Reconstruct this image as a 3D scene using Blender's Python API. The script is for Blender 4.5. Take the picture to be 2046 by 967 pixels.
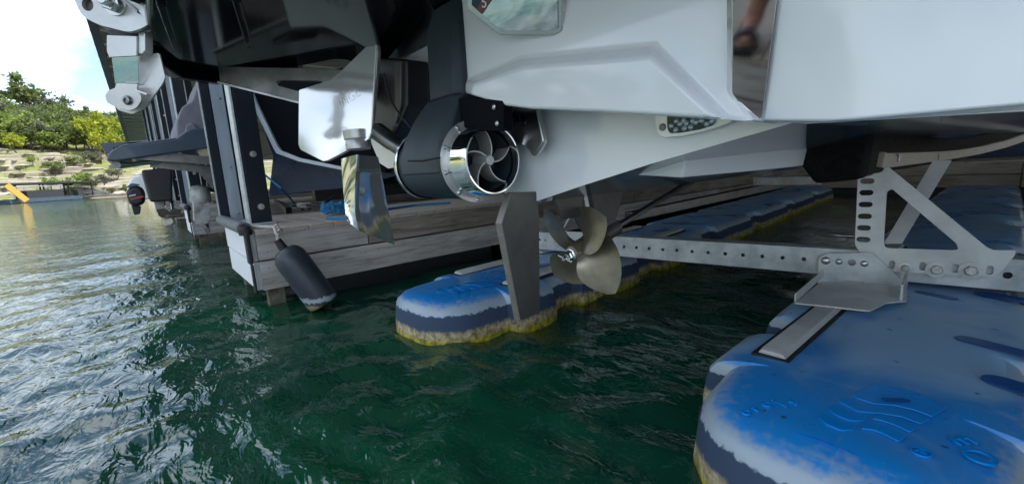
import bpy, bmesh, math, random
import numpy as np
from mathutils import Vector, Matrix
random.seed(7); RNG = np.random.default_rng(7)
for o in list(bpy.data.objects): bpy.data.objects.remove(o)
S = bpy.context.scene; COL = S.collection
R = math.radians
# ------------------------------------------------------------------ camera
# world frame: +Y along the slips (towards the bows), +X to starboard, z = 0 the lake
W, H, F = 2046.0, 967.0, 860.0
YAW, PITCH, ROLL, CH = R(50), R(9.57), R(3.3), 0.70
f0 = Vector((-math.sin(YAW), math.cos(YAW), 0)); r0 = Vector((math.cos(YAW), math.sin(YAW), 0))
CF = f0*math.cos(PITCH) + Vector((0, 0, -math.sin(PITCH)))
U0 = r0.cross(CF)
CR = math.cos(ROLL)*r0 - math.sin(ROLL)*U0; CU = math.sin(ROLL)*r0 + math.cos(ROLL)*U0
CC = Vector((0, 0, CH))
cd = bpy.data.cameras.new('camera'); cam = bpy.data.objects.new('camera', cd); COL.objects.link(cam)
cd.sensor_fit = 'HORIZONTAL'; cd.sensor_width = 36; cd.lens = 36*F/W; cd.clip_start = .02; cd.clip_end = 3000
m = Matrix((CR, CU, -CF)).transposed().to_4x4(); m.translation = CC; cam.matrix_world = m
S.camera = cam
S.render.resolution_x, S.render.resolution_y = 1024, 483
# ------------------------------------------------------------------ light
SUN_EL, SUN_AZ = R(58), R(48)       # azimuth from +Y towards +X: high, over the marina roof
world = bpy.data.worlds.new('World'); S.world = world; world.use_nodes = True
nt = world.node_tree; nt.nodes.clear()
def N(nt, t, **k):
    n = nt.nodes.new(t)
    for a, v in k.items(): setattr(n, a, v)
    return n
out = N(nt, 'ShaderNodeOutputWorld'); bg = N(nt, 'ShaderNodeBackground')
sky = N(nt, 'ShaderNodeTexSky', sky_type='NISHITA', sun_disc=False, sun_elevation=SUN_EL, sun_rotation=SUN_AZ, altitude=200)
tc = N(nt, 'ShaderNodeTexCoord'); mp = N(nt, 'ShaderNodeMapping'); mp.inputs['Scale'].default_value = (1, 1, 2.2); mp.inputs['Location'].default_value = (.33, .1, .0)
ns = N(nt, 'ShaderNodeTexNoise'); ns.inputs['Scale'].default_value = 2.3; ns.inputs['Detail'].default_value = 8; ns.inputs['Roughness'].default_value = .52
cr = N(nt, 'ShaderNodeValToRGB'); cr.color_ramp.elements[0].position = .42; cr.color_ramp.elements[1].position = .56
n2 = N(nt, 'ShaderNodeTexNoise'); n2.inputs['Scale'].default_value = 4; n2.inputs['Detail'].default_value = 6
c2 = N(nt, 'ShaderNodeValToRGB'); c2.color_ramp.elements[0].position = .3; c2.color_ramp.elements[0].color = (5.2, 6.0, 7.0, 1); c2.color_ramp.elements[1].position = .7; c2.color_ramp.elements[1].color = (7.8, 8.7, 9.6, 1)
mx = N(nt, 'ShaderNodeMix', data_type='RGBA')
nt.links.new(tc.outputs['Generated'], mp.inputs[0]); nt.links.new(mp.outputs[0], ns.inputs[0]); nt.links.new(mp.outputs[0], n2.inputs[0])
nt.links.new(ns.outputs[0], cr.inputs[0]); nt.links.new(n2.outputs[0], c2.inputs[0]); nt.links.new(cr.outputs[0], mx.inputs[0])
nt.links.new(sky.outputs[0], mx.inputs[6]); nt.links.new(c2.outputs[0], mx.inputs[7])
nt.links.new(mx.outputs[2], bg.inputs[0]); bg.inputs[1].default_value = .1
nt.links.new(bg.outputs[0], out.inputs[0])
sl = bpy.data.lights.new('sun', 'SUN'); sl.energy = 2.0; sl.angle = R(2.5); sl.color = (1, .96, .9)
so = bpy.data.objects.new('sun', sl); COL.objects.link(so)
sd = Vector((math.sin(SUN_AZ)*math.cos(SUN_EL), math.cos(SUN_AZ)*math.cos(SUN_EL), math.sin(SUN_EL)))
so.rotation_euler = (-sd).to_track_quat('-Z', 'Y').to_euler()
S.view_settings.view_transform = 'Standard'; S.view_settings.look = 'None'; S.view_settings.exposure = 1.5; S.view_settings.gamma = 1
S.render.engine = 'CYCLES'
try: S.cycles.max_bounces = 8; S.cycles.transparent_max_bounces = 8
except Exception: pass
# ------------------------------------------------------------------ photo measurements -> points on real planes
def ray(x, y): return CF + (x-W/2)/F*CR - (y-H/2)/F*CU
def onx(x, y, v): d = ray(x, y); return CC + d*((v-CC.x)/d.x)
def ony(x, y, v): d = ray(x, y); return CC + d*((v-CC.y)/d.y)
def onz(x, y, v): d = ray(x, y); return CC + d*((v-CC.z)/d.z)
def onp(x, y, p, n): d = ray(x, y); return CC + d*((p-CC).dot(n)/d.dot(n))
def px(p):
    v = Vector(p)-CC; z = v.dot(CF); return (W/2+F*v.dot(CR)/z, H/2-F*v.dot(CU)/z)
V = Vector
# ------------------------------------------------------------------ materials
MATS = {}
def mat(name, col, rough=.5, metal=0., coat=0., bump=0., bscale=40., var=0., vscale=6., col2=None, spec=None, stretch=None, aniso=0, vdet=5, ramp=(.35, .65)):
    m = bpy.data.materials.new(name); m.use_nodes = True; t = m.node_tree; b = t.nodes['Principled BSDF']
    b.inputs['Base Color'].default_value = (*col, 1); b.inputs['Roughness'].default_value = rough; b.inputs['Metallic'].default_value = metal
    b.inputs['Coat Weight'].default_value = coat; b.inputs['Coat Roughness'].default_value = .05
    if spec is not None: b.inputs['Specular IOR Level'].default_value = spec
    tcn = N(t, 'ShaderNodeTexCoord'); vec = tcn.outputs['Object']
    if stretch:
        mpn = N(t, 'ShaderNodeMapping'); mpn.inputs['Scale'].default_value = stretch; t.links.new(vec, mpn.inputs[0]); vec = mpn.outputs[0]
    if col2 is not None or var:
        n = N(t, 'ShaderNodeTexNoise'); n.inputs['Scale'].default_value = vscale; n.inputs['Detail'].default_value = vdet; n.inputs['Roughness'].default_value = .62
        t.links.new(vec, n.inputs[0])
        r = N(t, 'ShaderNodeValToRGB'); r.color_ramp.elements[0].position = ramp[0]; r.color_ramp.elements[1].position = ramp[1]
        c2_ = col2 if col2 is not None else tuple(c*(1-var) for c in col)
        r.color_ramp.elements[0].color = (*c2_, 1); r.color_ramp.elements[1].color = (*col, 1)
        t.links.new(n.outputs[0], r.inputs[0]); t.links.new(r.outputs[0], b.inputs['Base Color'])
        mr = N(t, 'ShaderNodeMapRange'); mr.inputs[3].default_value = min(1, rough*1.35); mr.inputs[4].default_value = rough*.8
        t.links.new(n.outputs[0], mr.inputs[0]); t.links.new(mr.outputs[0], b.inputs['Roughness'])
    if bump:
        n = N(t, 'ShaderNodeTexNoise'); n.inputs['Scale'].default_value = bscale; n.inputs['Detail'].default_value = 6
        t.links.new(vec, n.inputs[0]); bp = N(t, 'ShaderNodeBump'); bp.inputs['Strength'].default_value = bump; bp.inputs['Distance'].default_value = .01
        t.links.new(n.outputs[0], bp.inputs['Height']); t.links.new(bp.outputs[0], b.inputs['Normal'])
    MATS[name] = m; return m
mat('gelcoat', (.84, .86, .88), .15, coat=.6, var=.05, vscale=1.3)
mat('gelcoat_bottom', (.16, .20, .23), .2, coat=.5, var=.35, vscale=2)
mat('black_gelcoat', (.004, .005, .007), .09, spec=.17, bump=.015, bscale=4)
mat('black_plastic', (.012, .013, .016), .38, var=.3, bump=.05)
mat('dark_mount', (.005, .006, .009), .7, spec=.06)
mat('navy_paint', (.010, .016, .024), .38, spec=.3, var=.35, vscale=9, bump=.06, bscale=60)
mat('thruster_paint', (.028, .044, .056), .46, spec=.4, var=.3, vscale=5, bump=.05, bscale=30)
mat('chrome', (.86, .87, .88), .045, 1., bump=.02, bscale=9)
mat('mirror_steel', (.80, .78, .76), .05, 1., bump=.008, bscale=5)
mat('plate_steel', (.78, .78, .78), .085, .55, bump=.01, bscale=5)
mat('fin_steel', (.80, .81, .83), .05, .88, bump=.01, bscale=5)
mat('white_metal', (.85, .85, .85), .3, .3)
mat('letter_reflection', (.55, .55, .55), .16, 1.)
mat('steel', (.62, .61, .60), .27, 1., var=.16, vscale=14, bump=.02, bscale=90)
mat('steel_dark', (.27, .27, .27), .33, 1., var=.3, vscale=12, bump=.03)
mat('satin_steel', (.60, .59, .57), .3, .55, var=.14, vscale=10, bump=.03, bscale=80)
mat('galvanized', (.68, .70, .70), .42, .25, col2=(.36, .39, .40), vscale=8, bump=.06, bscale=70)
mat('galvanized_rail', (.42, .47, .52), .5, .4, col2=(.28, .33, .38), vscale=10, bump=.05, bscale=50, stretch=(1, 1, .2))
mat('bracket_paint', (.70, .70, .68), .42, .2, col2=(.52, .52, .50), vscale=7, bump=.05, bscale=60)
mat('bolt_zinc', (.66, .65, .62), .3, .9, var=.4, vscale=60)
mat('bronze', (.37, .33, .25), .33, .65, col2=(.22, .185, .13), vscale=9, bump=.04, bscale=40)
mat('rudder_metal', (.125, .12, .108), .42, .5, col2=(.085, .082, .076), vscale=8, bump=.04, bscale=50)
mat('rudder_edge', (.30, .27, .24), .42, .6, var=.25, vscale=20)
mat('carpet', (.018, .019, .018), .95, bump=.9, bscale=260, var=.4, vscale=60, spec=.1)
mat('bunk_carpet', (.045, .040, .034), .95, bump=.8, bscale=240, var=.4, vscale=60, spec=.1)
mat('rubber', (.018, .018, .020), .6, bump=.25, bscale=50, var=.4, vscale=20)
mat('grey_vinyl', (.13, .135, .145), .5, bump=.06, var=.3, vscale=18)
mat('hole_dark', (.004, .004, .005), .8)
mat('rope_white', (.62, .60, .55), .85, bump=.6, bscale=180, var=.25, vscale=60)
mat('rope_blue', (.03, .22, .45), .7, bump=.6, bscale=200, var=.35, vscale=50)
mat('rope_grey', (.38, .36, .32), .85, bump=.6, bscale=180, var=.3, vscale=60)
mat('white_vinyl', (.80, .80, .80), .5, var=.08, vscale=5, bump=.1, bscale=30)
mat('float_tub', (.02, .022, .024), .5, var=.5, vscale=6, bump=.2, bscale=14)
mat('leg_timber', (.20, .17, .13), .8, col2=(.07, .06, .035), vscale=14, bump=.4, bscale=40)
mat('roof_metal', (.52, .475, .39), .55, var=.18, vscale=1.5)
mat('roof_steel', (.05, .055, .06), .5, var=.3)
mat('navy_boat', (.012, .032, .085), .25, spec=.4, var=.3, vscale=2)
mat('grey_boat', (.30, .33, .37), .4, var=.2)
mat('blue_grey', (.05, .075, .115), .35, var=.3, vscale=4, coat=.3)
mat('canvas', (.22, .21, .24), .9, bump=.3, bscale=18, var=.3, vscale=5)
mat('white_stripe', (.62, .66, .70), .3)
mat('outdrive_grey', (.46, .46, .44), .4, .2, col2=(.20, .20, .20), vscale=12, bump=.1, ramp=(.3, .55))
mat('red_paint', (.45, .05, .05), .4)
mat('yellow_plastic', (.45, .27, .03), .45, var=.15)
mat('skin', (.34, .17, .12), .55, var=.15, vscale=12)
mat('shorts', (.02, .03, .06), .85, var=.3, bump=.2, bscale=60)
mat('shirt', (.10, .13, .16), .85, var=.3, bump=.2, bscale=60)
mat('hair', (.03, .02, .015), .7, bump=.6, bscale=90)
mat('sandal', (.012, .014, .018), .65, bump=.2, bscale=80)
mat('deck_board', (.48, .41, .345), .75, col2=(.36, .31, .26), vscale=10, bump=.25, bscale=50, stretch=(1, 8, 8))
mat('white_reflection', (.8, .8, .82), .4)
mat('brown_tone', (.17, .06, .05), .4)
mat('navy_reflection', (.01, .025, .06), .4)
mat('lens_dark', (.05, .065, .075), .12, .3, var=.4, vscale=30)
mat('led', (.55, .62, .66), .08, .6)
mat('rock', (.50, .45, .38), .85, col2=(.30, .26, .21), vscale=3, bump=.5, bscale=6)
mat('boulder_rock', (.60, .56, .50), .85, col2=(.42, .38, .33), vscale=2, bump=.5, bscale=5)
mat('bark', (.11, .085, .065), .9, bump=.5, bscale=20, var=.4)
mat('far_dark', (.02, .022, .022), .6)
mat('mud', (.02, .035, .02), .9)
# weathered grey timber with grain along local X
def wood(name, c1, c2_, c3):
    m = bpy.data.materials.new(name); m.use_nodes = True; t = m.node_tree; b = t.nodes['Principled BSDF']; b.inputs['Roughness'].default_value = .8
    tcn = N(t, 'ShaderNodeTexCoord'); oi = N(t, 'ShaderNodeObjectInfo'); add = N(t, 'ShaderNodeVectorMath', operation='ADD')
    cmb = N(t, 'ShaderNodeMath', operation='MULTIPLY'); cmb.inputs[1].default_value = 37
    t.links.new(oi.outputs['Random'], cmb.inputs[0]); t.links.new(tcn.outputs['Object'], add.inputs[0]); t.links.new(cmb.outputs[0], add.inputs[1])
    mp = N(t, 'ShaderNodeMapping'); mp.inputs['Scale'].default_value = (1.2, 14, 14); t.links.new(add.outputs[0], mp.inputs[0])
    n1 = N(t, 'ShaderNodeTexNoise'); n1.inputs['Scale'].default_value = 2.2; n1.inputs['Detail'].default_value = 9; n1.inputs['Distortion'].default_value = 1.1; n1.inputs['Roughness'].default_value = .65
    t.links.new(mp.outputs[0], n1.inputs[0])
    r = N(t, 'ShaderNodeValToRGB'); e = r.color_ramp.elements
    e[0].position = .3; e[0].color = (*c3, 1); e[1].position = .68; e[1].color = (*c1, 1); k = e.new(.48); k.color = (*c2_, 1)
    t.links.new(n1.outputs[0], r.inputs[0])
    n2 = N(t, 'ShaderNodeTexNoise'); n2.inputs['Scale'].default_value = 2.4; n2.inputs['Detail'].default_value = 3; t.links.new(add.outputs[0], n2.inputs[0])
    r2 = N(t, 'ShaderNodeValToRGB'); r2.color_ramp.elements[0].position = .3; r2.color_ramp.elements[0].color = (.62, .6, .58, 1); r2.color_ramp.elements[1].position = .62
    t.links.new(n2.outputs[0], r2.inputs[0])
    mx = N(t, 'ShaderNodeMix', data_type='RGBA', blend_type='MULTIPLY'); mx.inputs[0].default_value = 1
    t.links.new(r.outputs[0], mx.inputs[6]); t.links.new(r2.outputs[0], mx.inputs[7]); t.links.new(mx.outputs[2], b.inputs['Base Color'])
    bp = N(t, 'ShaderNodeBump'); bp.inputs['Strength'].default_value = .35; bp.inputs['Distance'].default_value = .004
    t.links.new(n1.outputs[0], bp.inputs['Height']); t.links.new(bp.outputs[0], b.inputs['Normal'])
    MATS[name] = m
wood('grey_timber', (.62, .58, .54), (.49, .455, .42), (.24, .215, .19))
wood('shaded_brown_timber', (.40, .345, .30), (.31, .26, .22), (.15, .12, .10))  # browner wood, darkened as well to paint in the shade under the hull
# blue lift-float plastic: chalky wear on the crown of the shell, dirt and algae up to the water line
def float_mat():
    m = bpy.data.materials.new('float_plastic'); m.use_nodes = True; t = m.node_tree; b = t.nodes['Principled BSDF']
    tcn = N(t, 'ShaderNodeTexCoord'); geo = N(t, 'ShaderNodeNewGeometry'); sep = N(t, 'ShaderNodeSeparateXYZ'); t.links.new(tcn.outputs['Object'], sep.inputs[0])
    L = t.links.new
    n = N(t, 'ShaderNodeTexNoise'); n.inputs['Scale'].default_value = 3.1; n.inputs['Detail'].default_value = 5; n.inputs['Roughness'].default_value = .5; n.inputs['Distortion'].default_value = .6; L(tcn.outputs['Object'], n.inputs[0])
    r = N(t, 'ShaderNodeValToRGB'); e = r.color_ramp.elements
    e[0].position = .42; e[0].color = (.01, .26, .70, 1); e[1].position = .74; e[1].color = (.25, .44, .66, 1); k = e.new(.56); k.color = (.035, .24, .60, 1)
    yg = N(t, 'ShaderNodeMapRange'); yg.inputs[1].default_value = -1.0; yg.inputs[2].default_value = -.62; yg.inputs[3].default_value = -.06; yg.inputs[4].default_value = .17; L(sep.outputs[1], yg.inputs[0])
    ya = N(t, 'ShaderNodeMath', operation='ADD'); L(n.outputs[0], ya.inputs[0]); L(yg.outputs[0], ya.inputs[1]); L(ya.outputs[0], r.inputs[0])
    nf = N(t, 'ShaderNodeTexNoise'); nf.inputs['Scale'].default_value = 55; nf.inputs['Detail'].default_value = 6; L(tcn.outputs['Object'], nf.inputs[0])
    def zmix(prev, lo, hi, col, amp, fine=.02):
        # ragged line: height + noise compared with a threshold
        a = N(t, 'ShaderNodeMath', operation='MULTIPLY_ADD'); a.inputs[1].default_value = amp; L(n.outputs[0], a.inputs[0]); L(sep.outputs[2], a.inputs[2])
        a2 = N(t, 'ShaderNodeMath', operation='MULTIPLY_ADD'); a2.inputs[1].default_value = fine; L(nf.outputs[0], a2.inputs[0]); L(a.outputs[0], a2.inputs[2])
        mr = N(t, 'ShaderNodeMapRange', interpolation_type='SMOOTHSTEP'); mr.inputs[1].default_value = lo + amp*.5 + fine*.5; mr.inputs[2].default_value = hi + amp*.5 + fine*.5; mr.inputs[3].default_value = 1; mr.inputs[4].default_value = 0
        L(a2.outputs[0], mr.inputs[0])
        x = N(t, 'ShaderNodeMix', data_type='RGBA'); L(mr.outputs[0], x.inputs[0]); L(prev, x.inputs[6]); x.inputs[7].default_value = (*col, 1) if not hasattr(col, 'links') else (0, 0, 0, 1)
        if hasattr(col, 'links'): L(col, x.inputs[7])
        return x.outputs[2], mr.outputs[0]
    ms = N(t, 'ShaderNodeMapping'); ms.inputs['Scale'].default_value = (34, 2.2, 34); ms.inputs['Rotation'].default_value = (0, 0, .35); L(tcn.outputs['Object'], ms.inputs[0])
    nsx = N(t, 'ShaderNodeTexNoise'); nsx.inputs['Scale'].default_value = 2.4; nsx.inputs['Detail'].default_value = 8; nsx.inputs['Roughness'].default_value = .75; L(ms.outputs[0], nsx.inputs[0])
    rs = N(t, 'ShaderNodeMapRange'); rs.inputs[1].default_value = .58; rs.inputs[2].default_value = .74; rs.inputs[4].default_value = .30; L(nsx.outputs[0], rs.inputs[0])
    xs = N(t, 'ShaderNodeMix', data_type='RGBA'); L(rs.outputs[0], xs.inputs[0]); L(r.outputs[0], xs.inputs[6]); xs.inputs[7].default_value = (.34, .42, .52, 1)
    vs_ = N(t, 'ShaderNodeTexNoise'); vs_.inputs['Scale'].default_value = 30; vs_.inputs['Detail'].default_value = 1; L(tcn.outputs['Object'], vs_.inputs[0])
    rv = N(t, 'ShaderNodeMapRange'); rv.inputs[1].default_value = .73; rv.inputs[2].default_value = .77; rv.inputs[4].default_value = .8; L(vs_.outputs[0], rv.inputs[0])
    xv = N(t, 'ShaderNodeMix', data_type='RGBA'); L(rv.outputs[0], xv.inputs[0]); L(xs.outputs[2], xv.inputs[6]); xv.inputs[7].default_value = (.015, .05, .11, 1)
    c, _ = zmix(xv.outputs[2], .146, .170, (.36, .43, .50), .045, .03)      # pale scuffed rim
    c, mdirt = zmix(c, .119, .126, (.035, .062, .11), .035, .03)           # dark dirt band
    ng = N(t, 'ShaderNodeTexNoise'); ng.inputs['Scale'].default_value = 38; ng.inputs['Detail'].default_value = 7; ng.inputs['Roughness'].default_value = .7; L(tcn.outputs['Object'], ng.inputs[0])
    rg = N(t, 'ShaderNodeValToRGB'); eg = rg.color_ramp.elements; eg[0].position = .35; eg[0].color = (.12, .095, .03, 1); eg[1].position = .62; eg[1].color = (.62, .50, .30, 1)
    L(ng.outputs[0], rg.inputs[0])
    c, malg = zmix(c, .045, .070, rg.outputs[0], .03, .03)           # dried algae crust
    ry = N(t, 'ShaderNodeValToRGB'); ey = ry.color_ramp.elements; ey[0].position = .35; ey[0].color = (.10, .085, .0, 1); ey[1].position = .62; ey[1].color = (.55, .46, .02, 1); L(ng.outputs[0], ry.inputs[0])
    c, mwet = zmix(c, .004, .040, ry.outputs[0], .03, .04)           # wet yellow algae
    L(c, b.inputs['Base Color'])
    rr = N(t, 'ShaderNodeMapRange'); rr.inputs[1].default_value = .35; rr.inputs[2].default_value = .7; rr.inputs[3].default_value = .24; rr.inputs[4].default_value = .46; L(n.outputs[0], rr.inputs[0])
    rx = N(t, 'ShaderNodeMix', data_type='FLOAT'); L(mdirt, rx.inputs[0]); L(rr.outputs[0], rx.inputs[2]); rx.inputs[3].default_value = .85; L(rx.outputs[0], b.inputs['Roughness'])
    bp = N(t, 'ShaderNodeBump'); bp.inputs['Distance'].default_value = .012
    st = N(t, 'ShaderNodeMapRange'); st.inputs[3].default_value = .03; st.inputs[4].default_value = .95; L(malg, st.inputs[0]); L(st.outputs[0], bp.inputs['Strength'])
    L(ng.outputs[0], bp.inputs['Height']); L(bp.outputs[0], b.inputs['Normal'])
    MATS['float_plastic'] = m
float_mat()
def fender_mat():
    m = mat('fender_skin', (.034, .042, .056), .38, var=.3, vscale=8, bump=.08, bscale=40); t = m.node_tree; b = t.nodes['Principled BSDF']; L = t.links.new
    prev = b.inputs['Base Color'].links[0].from_socket
    tcn = N(t, 'ShaderNodeTexCoord'); sep = N(t, 'ShaderNodeSeparateXYZ'); L(tcn.outputs['Object'], sep.inputs[0])
    n = N(t, 'ShaderNodeTexNoise'); n.inputs['Scale'].default_value = 45; n.inputs['Detail'].default_value = 6; L(tcn.outputs['Object'], n.inputs[0])
    a = N(t, 'ShaderNodeMath', operation='MULTIPLY_ADD'); a.inputs[1].default_value = .05; L(n.outputs[0], a.inputs[0]); L(sep.outputs[2], a.inputs[2])
    r = N(t, 'ShaderNodeValToRGB'); e = r.color_ramp.elements; r.color_ramp.interpolation = 'LINEAR'
    e[0].position = 0; e[0].color = (.30, .24, .12, 1); e[1].position = 1; e[1].color = (0, 0, 0, 1)
    mr = N(t, 'ShaderNodeMapRange'); mr.inputs[1].default_value = .012; mr.inputs[2].default_value = .085; L(a.outputs[0], mr.inputs[0])
    for p, c in ((.30, (.34, .27, .15)), (.36, (.05, .05, .05)), (.50, (.06, .065, .07)), (.56, (.38, .40, .42)), (.86, (.33, .36, .39)), (.93, (.05, .06, .075))):
        k = e.new(p); k.color = (*c, 1)
    L(mr.outputs[0], r.inputs[0])
    gt = N(t, 'ShaderNodeMath', operation='LESS_THAN'); gt.inputs[1].default_value = .95; L(mr.outputs[0], gt.inputs[0])
    x = N(t, 'ShaderNodeMix', data_type='RGBA'); L(gt.outputs[0], x.inputs[0]); L(prev, x.inputs[6]); L(r.outputs[0], x.inputs[7]); L(x.outputs[2], b.inputs['Base Color'])
fender_mat()
# ------------------------------------------------------------------ mesh helpers
ORG = {}
def org(parent):
    p = parent
    while p is not None and p.name not in ORG: p = p.parent
    return ORG[p.name] if p is not None else V((0, 0, 0))
def tag(o, label=None, cat=None, group=None, kind=None):
    if label: o['label'] = label
    if cat: o['category'] = cat
    if group: o['group'] = group
    if kind: o['kind'] = kind
    return o
def thing(name, label, cat, loc, group=None):
    o = bpy.data.objects.new(name, None); COL.objects.link(o); o.location = loc; o.empty_display_size = .1
    ORG[o.name] = V(loc); return tag(o, label, cat, group)
class MB:
    def __init__(s): s.v = []; s.f = []
    def add(s, vs, fs):
        k = len(s.v); s.v += [V(p) for p in vs]; s.f += [tuple(i+k for i in f) for f in fs]; return s
    def box(s, x0, x1, y0, y1, z0, z1):
        return s.add([(x0,y0,z0),(x1,y0,z0),(x1,y1,z0),(x0,y1,z0),(x0,y0,z1),(x1,y0,z1),(x1,y1,z1),(x0,y1,z1)],
                     [(0,3,2,1),(4,5,6,7),(0,1,5,4),(1,2,6,5),(2,3,7,6),(3,0,4,7)])
    def bar(s, p, q, w, h, up=(0, 0, 1)):
        p, q = V(p), V(q); d = (q-p).normalized(); u = V(up); r = d.cross(u).normalized(); u = r.cross(d)
        vs = [e + r*a*w/2 + u*b*h/2 for e in (p, q) for a, b in ((-1,-1),(1,-1),(1,1),(-1,1))]
        return s.add(vs, [(0,1,2,3),(7,6,5,4),(0,4,5,1),(1,5,6,2),(2,6,7,3),(3,7,4,0)])
    def tube(s, pts, r, n=10, caps=True):
        pts = [V(p) for p in pts]; rs = r if isinstance(r, (list, tuple)) else [r]*len(pts); rings = []; pr = None
        for i, p in enumerate(pts):
            d = (pts[min(i+1, len(pts)-1)] - pts[max(i-1, 0)]).normalized()
            if pr is None: a = d.orthogonal().normalized()
            else: a = (pr - d*pr.dot(d)).normalized()
            pr = a; b = d.cross(a)
            rings.append([p + (a*math.cos(t) + b*math.sin(t))*rs[i] for t in [2*math.pi*k/n for k in range(n)]])
        return s.loft(rings, caps)
    def loft(s, rings, caps=True, closed=True):
        n = len(rings[0]); vs = [p for r in rings for p in r]; fs = []
        for i in range(len(rings)-1):
            for j in range(n if closed else n-1):
                k = (j+1) % n; fs.append((i*n+j, i*n+k, (i+1)*n+k, (i+1)*n+j))
        if caps: fs.append(tuple(range(n))[::-1]); fs.append(tuple((len(rings)-1)*n+j for j in range(n)))
        return s.add(vs, fs)
    def lathe(s, o, ax, prof, n=32, caps=True):
        o = V(o); ax = V(ax).normalized(); a = ax.orthogonal().normalized(); b = ax.cross(a)
        return s.loft([[o + ax*t + (a*math.cos(q) + b*math.sin(q))*r for q in [2*math.pi*k/n for k in range(n)]] for t, r in prof], caps)
    def dome(s, c, ax, r, h=.6, n=10):
        return s.lathe(c, ax, [(0, r), (r*h*.5, r*.86), (r*h*.85, r*.5), (r*h, r*.02)], n)
    def build(s, name, m, parent=None, smooth=True, bevel=0, seg=2, ang=35, fix=True):
        me = bpy.data.meshes.new(name); o0 = org(parent); me.from_pydata([tuple(p-o0) for p in s.v], [], s.f)
        if fix:
            bm = bmesh.new(); bm.from_mesh(me); bmesh.ops.recalc_face_normals(bm, faces=bm.faces); bm.to_mesh(me); bm.free()
        return finish(name, me, m, parent, smooth, bevel, seg, ang)
def finish(name, me, m, parent=None, smooth=True, bevel=0, seg=2, ang=35):
    me.materials.append(MATS[m] if isinstance(m, str) else m)
    if smooth:
        me.polygons.foreach_set('use_smooth', [True]*len(me.polygons)); me.set_sharp_from_angle(angle=R(ang))
    o = bpy.data.objects.new(name, me); COL.objects.link(o)
    if parent is not None: o.parent = parent
    if bevel:
        b = o.modifiers.new('bevel', 'BEVEL'); b.width = bevel; b.segments = seg; b.limit_method = 'ANGLE'; b.angle_limit = R(30); b.harden_normals = True
    return o
def circ(c, u, v, r, n=14): return [c + u*math.cos(2*math.pi*k/n)*r + v*math.sin(2*math.pi*k/n)*r for k in range(n)]
def stadium(c, u, v, l, w, n=6):   # slot: half length l along u, half width w along v
    p = []
    for k in range(n+1): t = -math.pi/2 + math.pi*k/n; p.append(c + u*(l-w+math.cos(t)*w) + v*math.sin(t)*w)
    for k in range(n+1): t = math.pi/2 + math.pi*k/n; p.append(c + u*(-l+w+math.cos(t)*w) + v*math.sin(t)*w)
    return p
def rounded(pts, r, n=4):
    pts = [V(p) for p in pts]; outp = []
    for i, p in enumerate(pts):
        a, b = pts[i-1], pts[(i+1) % len(pts)]; rr = r if not isinstance(r, (list, tuple)) else r[i]
        da, db = (a-p), (b-p); k = min(rr, da.length*.45, db.length*.45)
        if k < 1e-5: outp.append(p); continue
        q0, q1 = p + da.normalized()*k, p + db.normalized()*k
        for j in range(n+1):
            t = j/n; outp.append(q0*(1-t)**2 + p*2*t*(1-t) + q1*t*t)
    return outp
def prism(name, loop, vec, m, parent, holes=(), bevel=0, smooth=True, seg=2, ang=35, raw=False):
    o0 = org(parent); bm = bmesh.new(); vec = V(vec)
    def ring(pts):
        vs = [bm.verts.new(V(p)-o0) for p in pts]; return [bm.edges.new((vs[i], vs[(i+1) % len(vs)])) for i in range(len(vs))], vs
    e, vs = ring(loop)
    if holes:
        es = list(e)
        for h in holes: es += ring(h)[0]
        g = bmesh.ops.triangle_fill(bm, use_beauty=True, use_dissolve=False, edges=es); faces = [f for f in bm.faces]
    else: faces = [bm.faces.new(vs)]
    g = bmesh.ops.extrude_face_region(bm, geom=faces, use_keep_orig=True)
    bmesh.ops.translate(bm, verts=[v for v in g['geom'] if isinstance(v, bmesh.types.BMVert)], vec=vec)
    bmesh.ops.recalc_face_normals(bm, faces=bm.faces)
    if holes: bmesh.ops.dissolve_limit(bm, angle_limit=.01, verts=bm.verts, edges=bm.edges) if False else None
    me = bpy.data.meshes.new(name); bm.to_mesh(me); bm.free()
    return finish(name, me, m, parent, smooth, bevel, seg, ang)
def box(name, x0, x1, y0, y1, z0, z1, m, parent=None, bevel=.004):
    return MB().box(x0, x1, y0, y1, z0, z1).build(name, m, parent, bevel=bevel)
_pm = {}
def plank(name, p, q, w, t, m, parent, up=(0, 0, 1), bevel=.003):
    """board from p to q, w across, t thick along up; own local frame so the grain follows the board; alike boards share a mesh"""
    p, q = V(p), V(q); d = q-p; Ln = d.length; d.normalize(); u = V(up); r = u.cross(d).normalized(); u = d.cross(r)
    key = (round(Ln, 3), round(w, 3), round(t, 3), m)
    if key in _pm:
        o = bpy.data.objects.new(name, _pm[key]); COL.objects.link(o); o.parent = parent
        if bevel:
            b = o.modifiers.new('bevel', 'BEVEL'); b.width = bevel; b.segments = 1
    else:
        me = bpy.data.meshes.new(name); mb = MB().box(-Ln/2, Ln/2, -w/2, w/2, -t/2, t/2); me.from_pydata([tuple(a) for a in mb.v], [], mb.f); _pm[key] = me
        o = finish(name, me, m, parent, False, bevel, 1)
    mt = Matrix((d, r, u)).transposed().to_4x4(); mt.translation = (p+q)/2 - org(parent); o.matrix_local = mt
    return o
def kids(o): return [c for c in bpy.data.objects if c.parent == o]
def copy_tree(o, off, label=None, group=None, parent=None, _ch=None):
    if _ch is None:
        _ch = {}
        for c in bpy.data.objects:
            if c.parent: _ch.setdefault(c.parent.name, []).append(c)
    c = o.copy(); COL.objects.link(c)
    if parent is None:
        c.location = o.location + V(off); ORG[c.name] = V(c.location)
        if label: c['label'] = label
        if group: c['group'] = group
    else: c.parent = parent
    for k in _ch.get(o.name, []): copy_tree(k, off, parent=c, _ch=_ch)
    return c
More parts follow.
